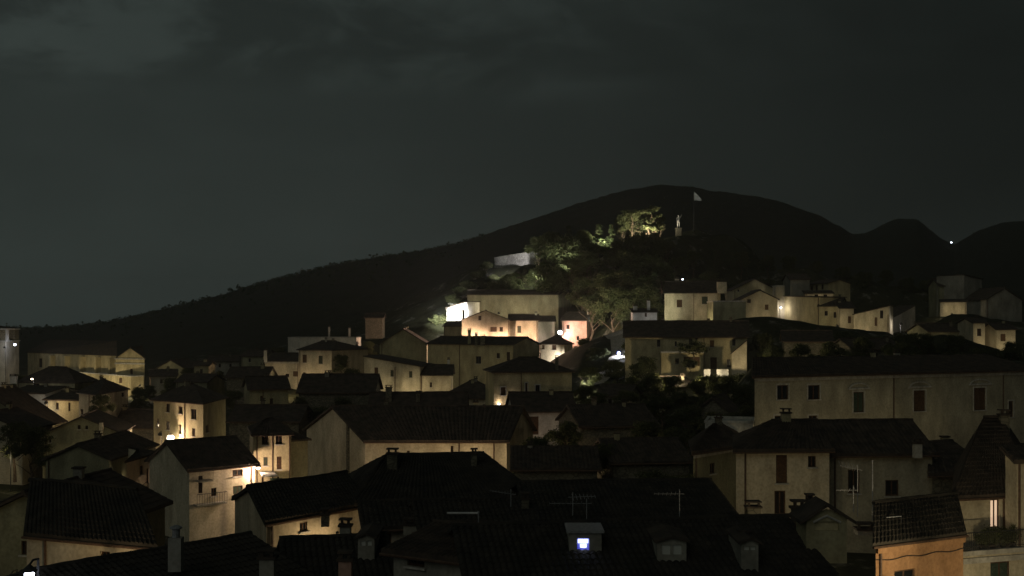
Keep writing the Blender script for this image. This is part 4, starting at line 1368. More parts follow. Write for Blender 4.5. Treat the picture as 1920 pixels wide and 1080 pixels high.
# ------------------------------------------------------------------ lamps
WARM, WHITE, BLUE, SOFT = (1.0, 0.74, 0.44), (1.0, 0.93, 0.88), (0.80, 0.84, 1.0), (1.0, 0.82, 0.50)
PINKW = (1.0, 0.72, 0.54)
LAMP_GAIN = 1.8

def light(root, loc, watts, c, r=0.12, spot=None, aim=None):
    ld = bpy.data.lights.new('lamp_light', 'SPOT' if spot else 'POINT')
    ld.energy = watts * LAMP_GAIN
    ld.color = c
    ld.shadow_soft_size = r
    lo = bpy.data.objects.new('lamp_light', ld)
    lo.location = Vector(loc) - origin_of(root)
    if spot:
        ld.spot_size = math.radians(spot)
        ld.spot_blend = 0.6
        lo.rotation_euler = (Vector(aim) - Vector(loc)).to_track_quat('-Z', 'Y').to_euler()
    lo.parent = root
    col.objects.link(lo)

def lamp(label, px, py, d, watts, c=WARM, kind='post', wall=(0, 1.0), bulb='bulb_w', br=None):
    p = P(px, py, d)
    shy = br is None                       # full cut-off head: the bulb sits up inside a deep skirt
    br = br or 0.09
    root = empty('street_lamp' if kind == 'post' else 'wall_lamp', p)
    tag(root, label, 'street lamp' if kind == 'post' else 'wall lamp', 'street lamps of the village')
    mb = MB()
    if kind == 'post':
        g_ = gz(p.x + wall[0] * 0.6, p.y + wall[1] * 0.6)
        zb_ = min(g_ - 0.3, p.z - 2.5)
        q = p + Vector((wall[0] * 0.7, wall[1] * 0.7, 0.25))
        mb.tube([(q.x, q.y, zb_), (q.x, q.y, q.z - 0.2), q + Vector((0, 0, 0.15)), p + Vector((wall[0] * 0.3, wall[1] * 0.3, 0.45)), p + Vector((0, 0, 0.34))], 0.06, 7, 0.035)
    else:
        q = p + Vector((wall[0], wall[1], 0)) * 0.8
        mb.tube([q + Vector((0, 0, 0.1)), q.lerp(p, 0.5) + Vector((0, 0, 0.45)), p + Vector((0, 0, 0.34))], 0.035, 6)
    mb.build('bracket', M['iron'], root)
    mb = MB()
    mb.lathe(p, [(0.05, 0.36), (0.10, 0.30), (0.26, 0.16), (0.27, 0.13)] + ([(0.28, -0.10), (0.25, -0.10), (0.25, 0.12), (0.05, 0.125)] if shy else []), 12)
    mb.build('lamp_shade', M['iron'], root)
    mb = MB()
    mb.lathe(p + Vector((0, 0, 0.01)), [(0.02, -0.10), (br, -0.03), (br, 0.05), (0.05, 0.11)] if br < 0.25 else [(br * math.sin(a_), -br * 0.55 - br * math.cos(a_)) for a_ in (0.15, 0.7, 1.2, 1.57, 2.0, 2.5, 2.95)], 12)
    mb.build('bulb', M[bulb], root)
    light(root, p + Vector((0, -0.1 if br < 0.25 else -br - 0.12, -0.26 - br * 0.6)), watts, c)
    return root

lamp('glaring wall lamp at the foot of the ochre three storey house', 320, 818, 153.6, 1300, PINKW, 'wall', (-0.5, 0.9), br=0.5)
lamp('wall lamp lighting the pink house corner, lower left', 484, 878, 103.6, 400, PINKW, 'wall', (-0.5, 0.9), br=0.2)
lamp('small white lamp on the dark terrace at the far left', 60, 711, 199, 60, WHITE, br=0.2)
lamp('cool white lamp on the bell tower corner', 28, 645, 287, 90, BLUE, 'wall', (-1, 0.2), 'bulb_c', br=0.3)
lamp('lamp hidden on the belfry side of the tower', 8, 652, 281, 60, BLUE, bulb='bulb_c')
lamp('warm lamp between the grey and yellow houses, left', 86, 756, 174, 160, WARM)
lamp('floodlamp before the dazzling white wall', 852, 606, 262, 500, WHITE)
lamp('warm lamp in the alley below the bright gable', 918, 656, 244, 12000, (1.0, 0.65, 0.45))
lamp('warm lamp below the cream block of the bright gable', 983, 680, 243, 9500, (1.0, 0.67, 0.52))
lamp('dazzling lamp beside the salmon pink house', 1050, 621, 256.8, 1150, (1.0, 0.76, 0.74), 'wall', (0.3, 1), 'bulb_c', br=0.5)
lamp('white lamp at the corner of the low lit house, centre', 1053, 674, 234.6, 1000, WHITE, bulb='bulb_c', br=0.2)
lamp('blue white lamp beside the gravel path', 1160, 660, 204, 520, BLUE, bulb='bulb_b', br=0.34)
lamp('lamp under the garden tree beside the sconce house', 1096, 716, 174, 420, (1, 0.95, 0.75))
for px, lab in ((935.5, 'left wall sconce beside the door of the yellow house'), (956, 'right wall sconce beside the door of the yellow house')):
    p = P(px, 762, 165.8)
    root = empty('wall_sconce', p)
    tag(root, lab, 'wall lamp', 'wall sconces')
    mb = MB()
    mb.tube([p + Vector((0, 0, -0.28)), p + Vector((0, 0, 0.28))], 0.13, 10)
    mb.build('body', M['iron'], root)
    for s in (-1, 1):
        mb = MB()
        mb.tube([p + Vector((0, 0, 0.285 * s)), p + Vector((0, 0, 0.40 * s))], 0.17, 10)
        mb.build('bulb', M['bulb_c'], root)
        light(root, p + Vector((0, -0.05, 0.62 * s)), 16, PINKW, 0.05)
lamp('small white lamp above the lit cream house, right slope', 1280, 524, 246, 160, BLUE, bulb='bulb_c', br=0.2)
lamp('lamp glaring at the foot of the narrow tower block', 1464, 577, 244.6, 130, WHITE, bulb='bulb_c', br=0.2)
lamp('lamp below the lit cream house on the right slope', 1300, 604, 224, 500, SOFT)
lamp('lamp below the small lit gable, right slope', 1425, 600, 228, 440, SOFT)
lamp('lamp of the middle right row', 1570, 612, 221, 270, SOFT)
lamp('lamp of the right row end house', 1640, 626, 215, 280, SOFT)
lamp('lamp by the pale wedge house', 1690, 608, 224, 130, WHITE)
lamp('lamp below the row house with tiny windows', 1535, 565, 250, 130, SOFT)
lamp('lamp below the right edge wall house', 1785, 590, 243, 330, SOFT)
lamp('lamp below the small far right houses', 1848, 655, 194, 220, SOFT)
lamp('lamp right of the tiny far right house', 1900, 655, 192, 180, SOFT)
lamp('lamp under the long dim house, left half', 1262, 712, 160, 1300, SOFT)
lamp('lamp under the long dim house, right half', 1372, 712, 166, 1500, SOFT)
lamp('lamp below the white walled hut', 1205, 612, 214, 260, WHITE)
p_ = hit(1780, 463, 400, 1400)
root = empty('street_lamp', p_)
tag(root, 'single far lamp shining on the right hill saddle', 'street lamp', 'street lamps of the village')
mb = MB(); mb.tube([p_ + Vector((0, -4, -2)), p_ + Vector((0, -4, 3.0))], 0.12, 6); mb.build('post', M['iron'], root)
mb = MB(); mb.lathe(p_ + Vector((0, -4, 3.0)), [(0.1, -0.2), (0.6, -0.05), (0.6, 0.3), (0.2, 0.45)], 10); mb.build('bulb', M['bulb_c'], root)
# palace street and the houses below it
for i, (px, py, d, w) in enumerate(((1440, 845, 97, 68), (1560, 850, 97, 80), (1690, 858, 99, 100), (1800, 862, 101, 165), (1900, 880, 103, 140))):
    lamp('%s street lamp before the palace' % ('leftmost', 'second from left', 'middle', 'second from right', 'rightmost')[i], px, py, d, w, SOFT)
lamp('lamp behind the roofs lighting the dim cream house', 1425, 1010, 67, 125, SOFT)
lamp('second lamp behind the roofs lighting the dim cream house', 1478, 1010, 67, 60, SOFT)
lamp('lamp behind the small dim stone house', 1345, 925, 80, 40, SOFT)
lamp('lamp by the low pale wall behind the palace corner', 1370, 830, 95, 110, SOFT)
lamp('lamp below the orange house', 1775, 1140, 52, 48, WARM)
lamp('lamp below the cream terrace storey', 1850, 1130, 50, 1000, SOFT)
# left foreground and middle ground
lamp('lamp in the alley under the long lit strip', 630, 1015, 59.6, 100, WARM)
lamp('lamp below the lit wedge of wall, bottom left', 150, 1082, 46.5, 120, WARM)
lamp('lamp before the dim gabled house at the left edge', 20, 1090, 54, 50, SOFT)
lamp('lamp under the big gabled house, left end of its lit wall', 760, 905, 107, 110, WARM)
lamp('lamp under the big gabled house, middle of its lit wall', 850, 895, 108, 330, WARM)
lamp('lamp under the big gabled house, right end of its lit wall', 935, 893, 109, 330, WARM)
lamp('lamp beside the barn gable', 600, 930, 108, 25, SOFT)
lamp('lamp in the alley beside the long yellow side wall', 225, 905, 120, 200, SOFT)
lamp('lamp below the tall narrow cream wall', 258, 925, 109, 130, PINKW)
lamp('lamp below the yellow four window block', 530, 915, 101, 200, WARM)
lamp('lamp below the narrow warm lit front', 166, 805, 160, 330, WARM)
lamp('lamp below the dim gable with two square windows', 175, 850, 133, 90, SOFT)
lamp('lamp below the pale left edge gable', 15, 850, 133, 110, SOFT)
lamp('lamp below the grey far left house', 60, 768, 176, 130, WHITE)
lamp('lamp left of the ochre three storey house', 300, 815, 148, 260, WARM)
lamp('lamp right of the ochre three storey house', 395, 835, 142, 160, WARM)
for i, (px, py, d, w) in enumerate(((80, 722, 266, 1100), (150, 732, 252, 1300), (205, 734, 240, 1000), (262, 724, 240, 1200))):
    lamp('%s street lamp below the church' % ('leftmost', 'second from left', 'third from left', 'rightmost')[i], px, py, d, w, SOFT)
lamp('lamp below the pale pillar house', 530, 722, 212, 450, WARM)
lamp('lamp below the cream block beside the pillar', 590, 725, 206, 330, SOFT)
lamp('lamp below the slanting roof house', 735, 752, 184, 480, SOFT)
lamp('lamp below the low annex, centre left', 805, 748, 184, 300, SOFT)
lamp('lamp below the long dim house of the centre', 890, 735, 200, 330, SOFT)
lamp('lamp below the sconce house', 960, 800, 160, 150, SOFT)
lamp('lamp below the hipped black roof house', 870, 795, 170, 120, SOFT)
lamp('lamp below the small porch house', 990, 825, 134, 130, PINKW)
lamp('lamp below the dim two window house', 495, 805, 163, 90, SOFT)
lamp('lamp on the parapet house behind the cream block', 640, 650, 238, 50, SOFT)
lamp('bluish white lamp at the bottom left corner', 55, 1078, 37.5, 6, BLUE, bulb='bulb_c', br=0.16)
lamp('small white light under the pink house eave, left', 450, 962, 96, 10, WHITE, bulb='bulb_c', br=0.13)

# floodlights on the knoll
def flood(label, base, aim, watts, c, spot=70):
    base = Vector(base)
    root = empty('floodlight', base)
    tag(root, label, 'floodlight', 'floodlights')
    mb = MB()
    mb.tube([base + Vector((0, 0, -0.5)), base + Vector((0, 0, 0.5))], 0.05, 6)
    mb.build('post', M['iron'], root)
    p = base + Vector((0, 0, 0.7))
    dr_ = (Vector(aim) - p).normalized()
    mb = MB()
    mb.tube([p - dr_ * 0.2, p + dr_ * 0.05], 0.16, 10, 0.22)
    mb.build('housing', M['iron'], root)
    light(root, p + dr_ * 0.15, watts, c, 0.1, spot, aim)

flood('floodlight at the foot of the brightest knoll tree', P(1214, 450, 286), P(1203, 400, 292), 5000, (1.0, 0.90, 0.66), 150)
flood('floodlight at the foot of the slender knoll trees', P(1134, 464, 284.6), P(1134, 426, 289), 2800, (0.97, 0.97, 0.70), 150)
flood('floodlight aimed at the castle wall', P(912, 520, 296), P(966, 484, 320), 11000, (0.97, 0.95, 1.0), 46)
flood('floodlight aimed up the rocky slope', P(822, 596, 258), P(872, 535, 298), 22000, (0.95, 0.98, 0.92), 75)
flood('floodlight before the dazzling white wall', P(856, 607, 258), P(857, 584, 265.5), 16000, WHITE, 66)
flood('floodlight aimed at the trees below the castle wall', P(1000, 540, 286), P(1010, 500, 300), 2600, (0.92, 0.97, 0.8), 120)
flood('floodlight aimed at the trees right of the castle wall', P(1064, 505, 276), P(1054, 460, 287), 2400, (0.92, 0.97, 0.8), 100)
flood('added floodlight for the dim green of the knoll wood, left', P(1104, 604, 238), P(1110, 500, 272), 3600, (0.95, 0.97, 0.72), 110)  # added fill that gives the wood its dim green
flood('added floodlight for the dim green of the knoll wood, right', P(1168, 612, 226), P(1190, 480, 272), 3600, (0.95, 0.97, 0.72), 110)  # second added fill for the wood
lamp('added hidden lamp for the dim building behind the bright gable', 935, 588, 267, 800, SOFT)  # added out of sight to brighten the big building behind
lamp('added hidden lamp for the dim building behind the cream block', 1000, 596, 268, 600, SOFT)  # also added out of sight, for the same big building
flood('floodlight at the foot of the statue', on_ground(1268, 289) + Vector((0, 0, 0.2)), P(1273, 412, 294), 30, (0.9, 0.95, 1.0), 40)
flood('floodlight under the flag', on_ground(1300, 300) + Vector((0, 0, 0.2)), P(1306, 370, 303), 170, (0.95, 0.97, 1.0), 40)
flood('floodlight on the grass bank above the right row', on_ground(1372, 258) + Vector((0, 0, 0.6)), P(1385, 503, 270), 420, (0.95, 0.98, 0.75), 110)

# ------------------------------------------------------------------ flag and statue on the knoll
b_ = on_ground(1301, 303)
top = P(1301, 359, 303)
root = empty('flag', b_)
tag(root, 'white flag hanging from its pole on the dark hill', 'flag')
mb = MB()
mb.tube([(b_.x, b_.y, b_.z - 0.5), (top.x, top.y, top.z)], 0.06, 7, 0.035)
mb.build('pole', M['iron'], root)
mb = MB()
nx, nzv = 12, 10
n0 = 0
for i in range(nx + 1):
    for j in range(nzv + 1):
        u_, v_ = i / nx, j / nzv
        x = top.x + 0.05 + 2.0 * u_
        z = top.z - 0.1 - 2.4 * v_ * (1 - 0.75 * u_) - 1.9 * u_ ** 1.1
        y = top.y + 0.22 * math.sin(u_ * 9 + v_ * 2.0) * u_
        mb.v.append(Vector((x, y, z)))
for i in range(nx):
    for j in range(nzv):
        k = i * (nzv + 1) + j
        mb.f.append((k, k + 1, k + nzv + 2, k + nzv + 1))
mb.build('cloth', M['flag'], root, smooth=True)

b_ = P(1272, 431, 293)
root = empty('statue', b_)
tag(root, 'pale standing statue on a pedestal on the dark hill', 'statue')
mb = MB()
mb.box((b_.x - 0.7, b_.y - 0.7, b_.z - 4), (1.4, 0, 0), (0, 1.4, 0), (0, 0, 4.3))
mb.box((b_.x - 0.85, b_.y - 0.85, b_.z + 0.303), (1.7, 0, 0), (0, 1.7, 0), (0, 0, 0.2))
mb.build('pedestal', M['dstone'], root)
me = bpy.data.meshes.new('figure')
sk = [((0, 0, 1.75), .30), ((0.02, 0, 2.25), .30), ((0.05, 0, 2.75), .36), ((0.06, 0, 3.1), .14), ((0.08, -.04, 3.38), .22),
      ((-.18, 0, 1.6), .22), ((-.22, .02, .95), .17), ((-.24, .05, .2), .13), ((-.26, -.18, .08), .12),
      ((.18, 0, 1.6), .22), ((.22, -.06, .95), .17), ((.22, 0, .2), .13), ((.24, -.22, .08), .12),
      ((-.34, 0, 2.78), .15), ((-.52, -.05, 2.25), .12), ((-.46, -.28, 1.8), .10),
      ((.44, 0, 2.8), .15), ((.72, -.08, 3.15), .11), ((.80, -.12, 3.65), .09)]
ed = [(0, 1), (1, 2), (2, 3), (3, 4), (0, 5), (5, 6), (6, 7), (7, 8), (0, 9), (9, 10), (10, 11), (11, 12), (2, 13), (13, 14), (14, 15), (2, 16), (16, 17), (17, 18)]
me.from_pydata([s[0] for s in sk], ed, [])
me.materials.append(M['marble'])
fo = bpy.data.objects.new('figure', me)
col.objects.link(fo)
fo.parent = root
fo.location = (0, 0, 0.5)
fo.modifiers.new('Skin', 'SKIN')
for i, s in enumerate(sk):
    me.skin_vertices[0].data[i].radius = (s[1], s[1] * 0.85)
me.skin_vertices[0].data[0].use_root = True
fo.modifiers.new('Subdivision', 'SUBSURF').render_levels = 2

# ------------------------------------------------------------------ dormers and roof windows on the nearest roofs
def dormer(label, x0, x1, y0, y1, d, kind):
    a_, b2 = P(x0, y1, d), P(x1, y1, d)
    w = b2.x - a_.x
    z0, z1 = a_.z, P(x0, y0, d).z
    root = empty('dormer', ((a_.x + b2.x) / 2, d, z0))
    tag(root, label, 'dormer', 'dormers on the nearest roofs')
    Z = Vector((0, 0, 1))
    if kind == 'box':                       # flat topped dormer with one lit pane
        mb = MB()
        wx0, wx1 = w * 0.25, w * 0.62
        hz0, hz1 = (z1 - z0) * 0.30, (z1 - z0) * 0.78
        prof = [(0, z1), (w, z1)]
        wall_faces(mb, a_, b2, z0 - 1.2, prof, [(wx0, wx1, z0 + hz0, z0 + hz1)], 0.12)
        c1, c2 = b2 + Vector((0, 1.6, 0)), a_ + Vector((0, 1.6, 0))
        wall_faces(mb, b2, c1, z0 - 1.2, [(0, z1), (1.6, z1)], [])
        wall_faces(mb, c2, a_, z0 - 1.2, [(0, z1), (1.6, z1)], [])
        mb.build('wall', M['grey'], root)
        mb = MB()
        mb.box((a_.x - 0.1, d - 0.12, z1 + 0.003), (w + 0.2, 0, 0), (0, 1.8, 0), (0, 0, 0.1))
        mb.build('roof', M['metal'], root)
        mb = MB()
        mb.box((a_.x + wx0, d + 0.09, z0 + hz0), (wx1 - wx0, 0, 0), (0, 0.05, 0), (0, 0, hz1 - hz0))
        win = mb.build('window', M['blue_halo'], root)  # glowing back panel paints the blue fringe of the light
        for (fa, fb, ga, gb) in ((0.08, 0.92, 0.58, 0.90), (0.26, 0.78, 0.20, 0.50)):
            mb = MB()
            mb.box((a_.x + wx0 + (wx1 - wx0) * fa, d + 0.07, z0 + hz0 + (hz1 - hz0) * ga), ((wx1 - wx0) * (fb - fa), 0, 0), (0, 0.018, 0), (0, 0, (hz1 - hz0) * (gb - ga)))
            mb.build('lit_pane', M['bluelit'], win)
        light(root, (a_.x + (wx0 + wx1) / 2, d - 0.12, z0 + (hz0 + hz1) / 2), 0.10, (0.5, 0.62, 1.0), 0.1)
    elif kind == 'pair':                    # wide dormer with two curtained panes
        mb = MB()
        wall_faces(mb, a_, b2, z0 - 1.0, [(0, z1), (w / 2, z1 + 0.12), (w, z1)], [(w * 0.16, w * 0.46, z0 + 0.12, z1 - 0.14), (w * 0.54, w * 0.84, z0 + 0.12, z1 - 0.14)], 0.1)
        wall_faces(mb, b2, b2 + Vector((0, 2.5, 0)), z0 - 1.0, [(0, z1), (2.5, z1)], [])
        wall_faces(mb, a_ + Vector((0, 2.5, 0)), a_, z0 - 1.0, [(0, z1), (2.5, z1)], [])
        mb.build('wall', M['grey'], root)
        mb = MB()
        m_ = Vector(((a_.x + b2.x) / 2, d - 0.15, z1 + 0.14))
        for s, e in ((a_, m_), (m_, b2)):
            s_, e_ = Vector((s.x - (0.12 if s is a_ else 0), d - 0.15, z1 - 0.04 if s is a_ else m_.z)), Vector((e.x + (0.12 if e is b2 else 0), d - 0.15, z1 - 0.04 if e is b2 else m_.z))
            mb.box(s_, e_ - s_, (0, 2.7, 0), (0, 0, 0.09))
        mb.build('roof', M['roof'], root)
        for f0, f1 in ((0.16, 0.46), (0.54, 0.84)):
            mb = MB()
            mb.box((a_.x + w * f0, d + 0.07, z0 + 0.12), (w * (f1 - f0), 0, 0), (0, 0.02, 0), (0, 0, z1 - z0 - 0.26))
            mb.build('pane', M['curtain'], root)
    else:                                   # gabled dormer with a pedimented niche
        zp = z0 + (z1 - z0) * 0.62
        mb = MB()
        wall_faces(mb, a_, b2, z0 - 1.0, [(0, zp), (w / 2, z1 - 0.12), (w, zp)], [(w * 0.2, w * 0.8, z0 + (z1 - z0) * 0.24, z0 + (z1 - z0) * 0.52)], 0.14)
        wall_faces(mb, b2, b2 + Vector((0, 1.6, 0)), z0 - 1.0, [(0, zp), (1.6, zp)], [])
        wall_faces(mb, a_ + Vector((0, 1.6, 0)), a_, z0 - 1.0, [(0, zp), (1.6, zp)], [])
        mb.build('wall', M['ochre'], root)
        mb = MB()
        mb.box((a_.x + w * 0.2, d + 0.12, z0 + (z1 - z0) * 0.24), (w * 0.6, 0, 0), (0, 0.05, 0), (0, 0, (z1 - z0) * 0.28))
        mb.build('niche_panel', M['yellow'], root)
        mb = MB()
        pts = [(a_.x + w * 0.16, d - 0.03, z0 + (z1 - z0) * 0.50), (a_.x + w * 0.5, d - 0.03, z0 + (z1 - z0) * 0.70), (a_.x + w * 0.84, d - 0.03, z0 + (z1 - z0) * 0.50)]
        mb.tube(pts, 0.05, 6)
        mb.build('pediment', M['trim'], root)
        mb = MB()
        for s in (-1, 1):
            e = Vector((a_.x + w / 2 + s * (w / 2 + 0.3), d - 0.25, zp - 0.22))
            r_ = Vector((a_.x + w / 2, d - 0.25, z1))
            mb.box(e, r_ - e, (0, 1.9, 0), (0, 0, 0.14)) if s < 0 else mb.box(r_, e - r_, (0, 1.9, 0), (0, 0, 0.14))
        mb.build('roof', M['roof'], root)
    return root

dormer('square dormer with a glowing blue white window, bottom centre', 1067, 1128, 999, 1046, 43.5, 'box')
dormer('low dormer with two pale curtained panes, bottom right of centre', 1232, 1287, 1015, 1046, 43, 'pair')
dormer('gabled dormer with pedimented niche in front of the dim cream house', 1512, 1588, 948, 1010, 44.5, 'gable')
dormer('small dormer with two pale panes, bottom left of centre', 671, 702, 1008, 1029, 47.5, 'pair')
dormer('faint small dormer with dim panes at the bottom right', 1390, 1422, 1018, 1038, 42.5, 'pair')

# tall round capped chimney pot on the bottom left roof, a pipe rail and posts
p = P(330, 985, 41)
root = empty('chimney_stack', (p.x, p.y, p.z - 1.3))
tag(root, 'tall pale chimney stack with metal cowl, bottom left', 'chimney')
mb = MB()
mb.box((p.x - 0.24, p.y - 0.2, p.z - 1.7), (0.48, 0, 0), (0, 0.4, 0), (0, 0, 1.25))
mb.build('stack', M['grey'], root)
mb = MB()
mb.lathe((p.x, p.y, p.z - 0.447), [(0.15, 0), (0.15, 0.3), (0.24, 0.34), (0.24, 0.38), (0.05, 0.46)], 10)
mb.build('cowl', M['metal'], root)

# ------------------------------------------------------------------ television aerials
def aerial(label, px, py, d, length, ang, mast, n=9, tilt=0.0, fan=False):
    p = P(px, py, d)
    root = empty('television_aerial', p - Vector((0, 0, mast)))
    tag(root, label, 'aerial', 'television aerials')
    mb = MB()
    mb.tube([p - Vector((0, 0, mast)), p + Vector((0, 0, 0.25))], 0.022, 6)
    mb.build('mast', M['alu'], root)
    dv = Vector((math.cos(ang), math.sin(ang), tilt))
    mb = MB()
    mb.tube([p - dv * 0.25, p + dv * length], 0.016, 6)
    mb.build('boom', M['alu'], root)
    sd = Vector((-dv.y, dv.x, 0)).normalized()
    for i in range(n):
        f = i / (n - 1)
        q = p + dv * (length * f)
        l2 = 0.42 - 0.24 * f
        mb = MB()
        if fan:
            mb.tube([q, q + (dv * 0.1 + Vector((0, 0, 0.25)) + sd * 0.2 * (-1) ** i)], 0.012, 5)
        mb.tube([q - sd * l2 * 0.5 - Vector((0, 0, l2 * 0.35)), q + sd * l2 * 0.5 + Vector((0, 0, l2 * 0.35))], 0.013, 5)
        mb.build('element', M['alu'], root)
    return root

aerial('television aerial pointing left on the lower centre roof', 958, 926, 58, 1.1, math.pi, 1.5, 8, 0.15)
aerial('long thin aerial on the wide dark roof, bottom centre', 1100, 944, 56, 1.9, math.pi, 1.2, 8)
aerial('second aerial beside the long thin aerial, bottom centre', 1074, 932, 57, 1.2, 0.2, 1.4, 7)
aerial('thin aerial pointing left, right of the bottom centre', 1274, 926, 57, 1.3, math.pi, 1.4, 7)
aerial('tangled aerial before the dark unlit wing', 1608, 880, 60, 0.9, math.pi * 0.95, 2.6, 8, 0.2, True)
aerial('lower rung aerial before the dark unlit wing', 1600, 919, 59, 0.9, math.pi, 1.2, 5)
for px, yt, d, hh, lab in ((1636, 866, 60, 3.2, 'tall thin pole before the dark unlit wing'), (897, 962, 50, 2.3, 'thin vertical pole right of the pale rail')):
    p = P(px, yt, d)
    mb = MB()
    mb.tube([p - Vector((0, 0, hh)), p], 0.03, 7)
    mb.tube([p, p + Vector((0, 0, 0.08))], 0.05, 7)
    o = mb.build('pole', M['alu'], None)
    tag(o, lab, 'pole')
for x0, y0, x1, y1, d, lab in ((838, 962, 896, 962, 50, 'pale horizontal rail on the dark roof, bottom centre'), (1640, 972, 1690, 968, 58, 'thin pale rail on the dark roof, right')):
    a_, b2 = P(x0, y0, d), P(x1, y1, d)
    root = empty('roof_rail', (a_ + b2) / 2)
    tag(root, lab, 'rail')
    mb = MB()
    mb.tube([a_, b2], 0.05 if d == 50 else 0.025, 7)
    mb.build('bar', M['white'] if d == 50 else M['alu'], root)
    for q in (a_, b2):
        mb = MB()
        mb.tube([q - Vector((0, 0, 1.0)), q - Vector((0, 0, 0.03))], 0.025, 6)
        mb.build('post', M['iron'], root)

# ------------------------------------------------------------------ balconies, canopies, stairs
def railing(root, a_, b2, h, n, mat='iron'):
    mb = MB()
    mb.tube([a_ + Vector((0, 0, h)), b2 + Vector((0, 0, h))], 0.03, 6)
    mb.tube([a_ + Vector((0, 0, 0.1)), b2 + Vector((0, 0, 0.1))], 0.02, 6)
    o = mb.build('handrail', M[mat], root)
    for i in range(n + 1):
        q = a_.lerp(b2, i / n)
        mb = MB()
        mb.tube([q, q + Vector((0, 0, h))], 0.014, 5)
        mb.build('baluster', M[mat], o)

A_, B_, n_, t_ = terr['A'], terr['B'], terr['n'], terr['t']
root = empty('terrace_railing', (A_ + B_) / 2)
tag(root, 'iron terrace railing before the glowing doorway', 'railing')
railing(root, A_ + Vector((0, 0, 0.28)) - n_ * 0.1, A_ + t_ * 4.4 + Vector((0, 0, 0.28)) - n_ * 0.1, 0.95, 30)
for i, (f, sz) in enumerate(((0.45, 1.0), (0.62, 1.3), (0.80, 1.1), (0.95, 1.2))):
    q = A_ + t_ * (4.2 * f) - n_ * 0.6 + Vector((0, 0, 0.06))
    rt = empty('potted_plant', q)
    tag(rt, 'dark potted plant on the terrace before the glowing doorway', 'plant', 'potted plants on the terrace')
    mb = MB()
    mb.lathe(q, [(0.14, 0), (0.2, 0.34), (0.22, 0.36)], 10)
    mb.build('pot', M['roof'], rt)
    o = bpy.data.objects.new('foliage', PROTO['shrub'][i % 3][1])
    o.parent = rt
    o.location = (0, 0, 0.3)
    o.scale = (0.28 * sz, 0.28 * sz, 0.45 * sz)
    col.objects.link(o)

def house_box(h_, x0, x1, ytop, ybot, out_, mat, name, parent=None, slope=0.0):
    s0, s1 = isect(h_['A'], h_['t'], x0), isect(h_['A'], h_['t'], x1)
    yd = h_['A'].y + h_['t'].y * (s0 + s1) / 2
    zt, zb = HC + (CY - ytop) * yd / F, HC + (CY - ybot) * yd / F
    p = h_['A'] + h_['t'] * s0 + h_['n'] * 0.004
    p.z = zb
    mb = MB()
    if slope:
        a0 = Vector((p.x, p.y, zt))
        mb.box(a0, h_['t'] * (s1 - s0), h_['n'] * out_ + Vector((0, 0, -slope)), Vector((0, 0, 0.08)))
    else:
        mb.box(p, h_['t'] * (s1 - s0), h_['n'] * out_, (0, 0, zt - zb))
    return mb.build(name, M[mat], parent or h_['root']), p, s1 - s0, zt

# balconies of the pink lit house
for x0, x1, yb in ((366, 392, 899), (362, 418, 942)):
    o, p, w, zt = house_box(l2, x0, x1, yb, yb + 3, 0.9, 'grey', 'balcony')
    a_ = Vector((p.x, p.y, zt)) + l2['n'] * 0.85
    mb = MB()
    mb.tube([a_ + Vector((0, 0, 0.95)), a_ + l2['t'] * w + Vector((0, 0, 0.95))], 0.03, 6)
    for i in range(13):
        q = a_ + l2['t'] * w * i / 12
        mb.tube([q, q + Vector((0, 0, 0.95))], 0.015, 4)
    mb.build('railing', M['iron'], o)
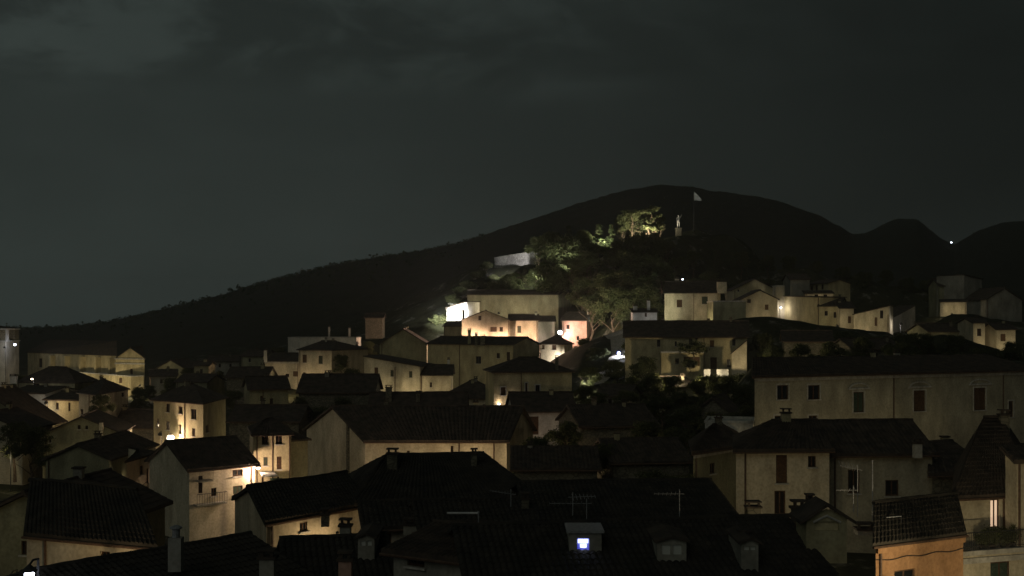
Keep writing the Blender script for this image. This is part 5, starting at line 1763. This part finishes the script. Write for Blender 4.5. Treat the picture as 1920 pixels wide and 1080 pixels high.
# porch roof lit beneath the yellow block
p = P(490, 893, 101.5)
root = empty('porch', (p.x, p.y, p.z - 2.2))
tag(root, 'small porch with pale sloping roof under the wall lamp', 'porch')
mb = MB()
a_, b2 = P(492, 893, 101.2), P(521, 892, 101.6)
c1, c2 = P(514, 884, 105.4), P(486, 884, 105.2)
mb.quad(a_, b2, c1, c2)
mb.quad(*[v - Vector((0, 0, 0.08)) for v in (c2, c1, b2, a_)])
mb.quad(a_ - Vector((0, 0, 0.08)), b2 - Vector((0, 0, 0.08)), b2, a_)
mb.build('canopy', M['pale'], root)
for q in (a_, b2):
    mb = MB()
    mb.box((q.x - 0.08, q.y + 0.05, q.z - 3.2), (0.16, 0, 0), (0, 0.16, 0), (0, 0, 3.1))
    mb.build('post', M['wood'], root)
mb = MB()
a3 = P(506, 896, 101.5)
mb.box((a3.x, a3.y + 0.15, a3.z - 1.3), (1.1, 0, 0), (0, 0.06, 0), (0, 0, 1.25))
mb.build('gate', M['grwood'], root)

# outside stair with rail beside the tall narrow wall
root = empty('outside_stair', P(262, 945, 106))
tag(root, 'outside stair with thin railing below the tall narrow wall', 'stairs')
s_, e_ = P(243, 948, 106.2), P(281, 918, 108.2)
for i in range(10):
    q = s_.lerp(e_, i / 10)
    mb = MB()
    mb.box((q.x, q.y - 0.5, q.z - 0.17), ((e_.x - s_.x) / 10, 0, 0), (0, 1.0, 0), (0, 0, 0.17))
    mb.build('step', M['stone'], root)
mb = MB()
mb.tube([s_ + Vector((0, -0.5, 0.95)), e_ + Vector((0, -0.5, 0.95))], 0.03, 6)
mb.tube([s_ + Vector((0, -0.5, 0.5)), e_ + Vector((0, -0.5, 0.5))], 0.02, 6)
for i in range(6):
    q = s_.lerp(e_, i / 5) + Vector((0, -0.5, 0))
    mb.tube([q, q + Vector((0, 0, 0.95))], 0.02, 5)
mb.build('railing', M['iron'], root)

# ------------------------------------------------------------------ thin haze added to lift shadows and put halos round lamps
hm = bpy.data.materials.new('shadow_lift_haze')
hm.use_nodes = True
hn = hm.node_tree
hn.nodes.clear()
ho = hn.nodes.new('ShaderNodeOutputMaterial')
hv = hn.nodes.new('ShaderNodeVolumePrincipled')
hv.inputs['Color'].default_value = (0.95, 0.97, 0.96, 1)
hv.inputs['Density'].default_value = 0.00018
hv.inputs['Anisotropy'].default_value = 0.3
hn.links.new(hv.outputs[0], ho.inputs['Volume'])
zmin, zmax = float(Z.min()) - 1.5, float(Z.max()) + 25.0
mb = MB()
mb.box((-4300, -30, zmin), (8600, 0, 0), (0, 3060, 0), (0, 0, zmax - zmin))
hz = mb.build('haze', hm)
hz['kind'] = 'stuff'
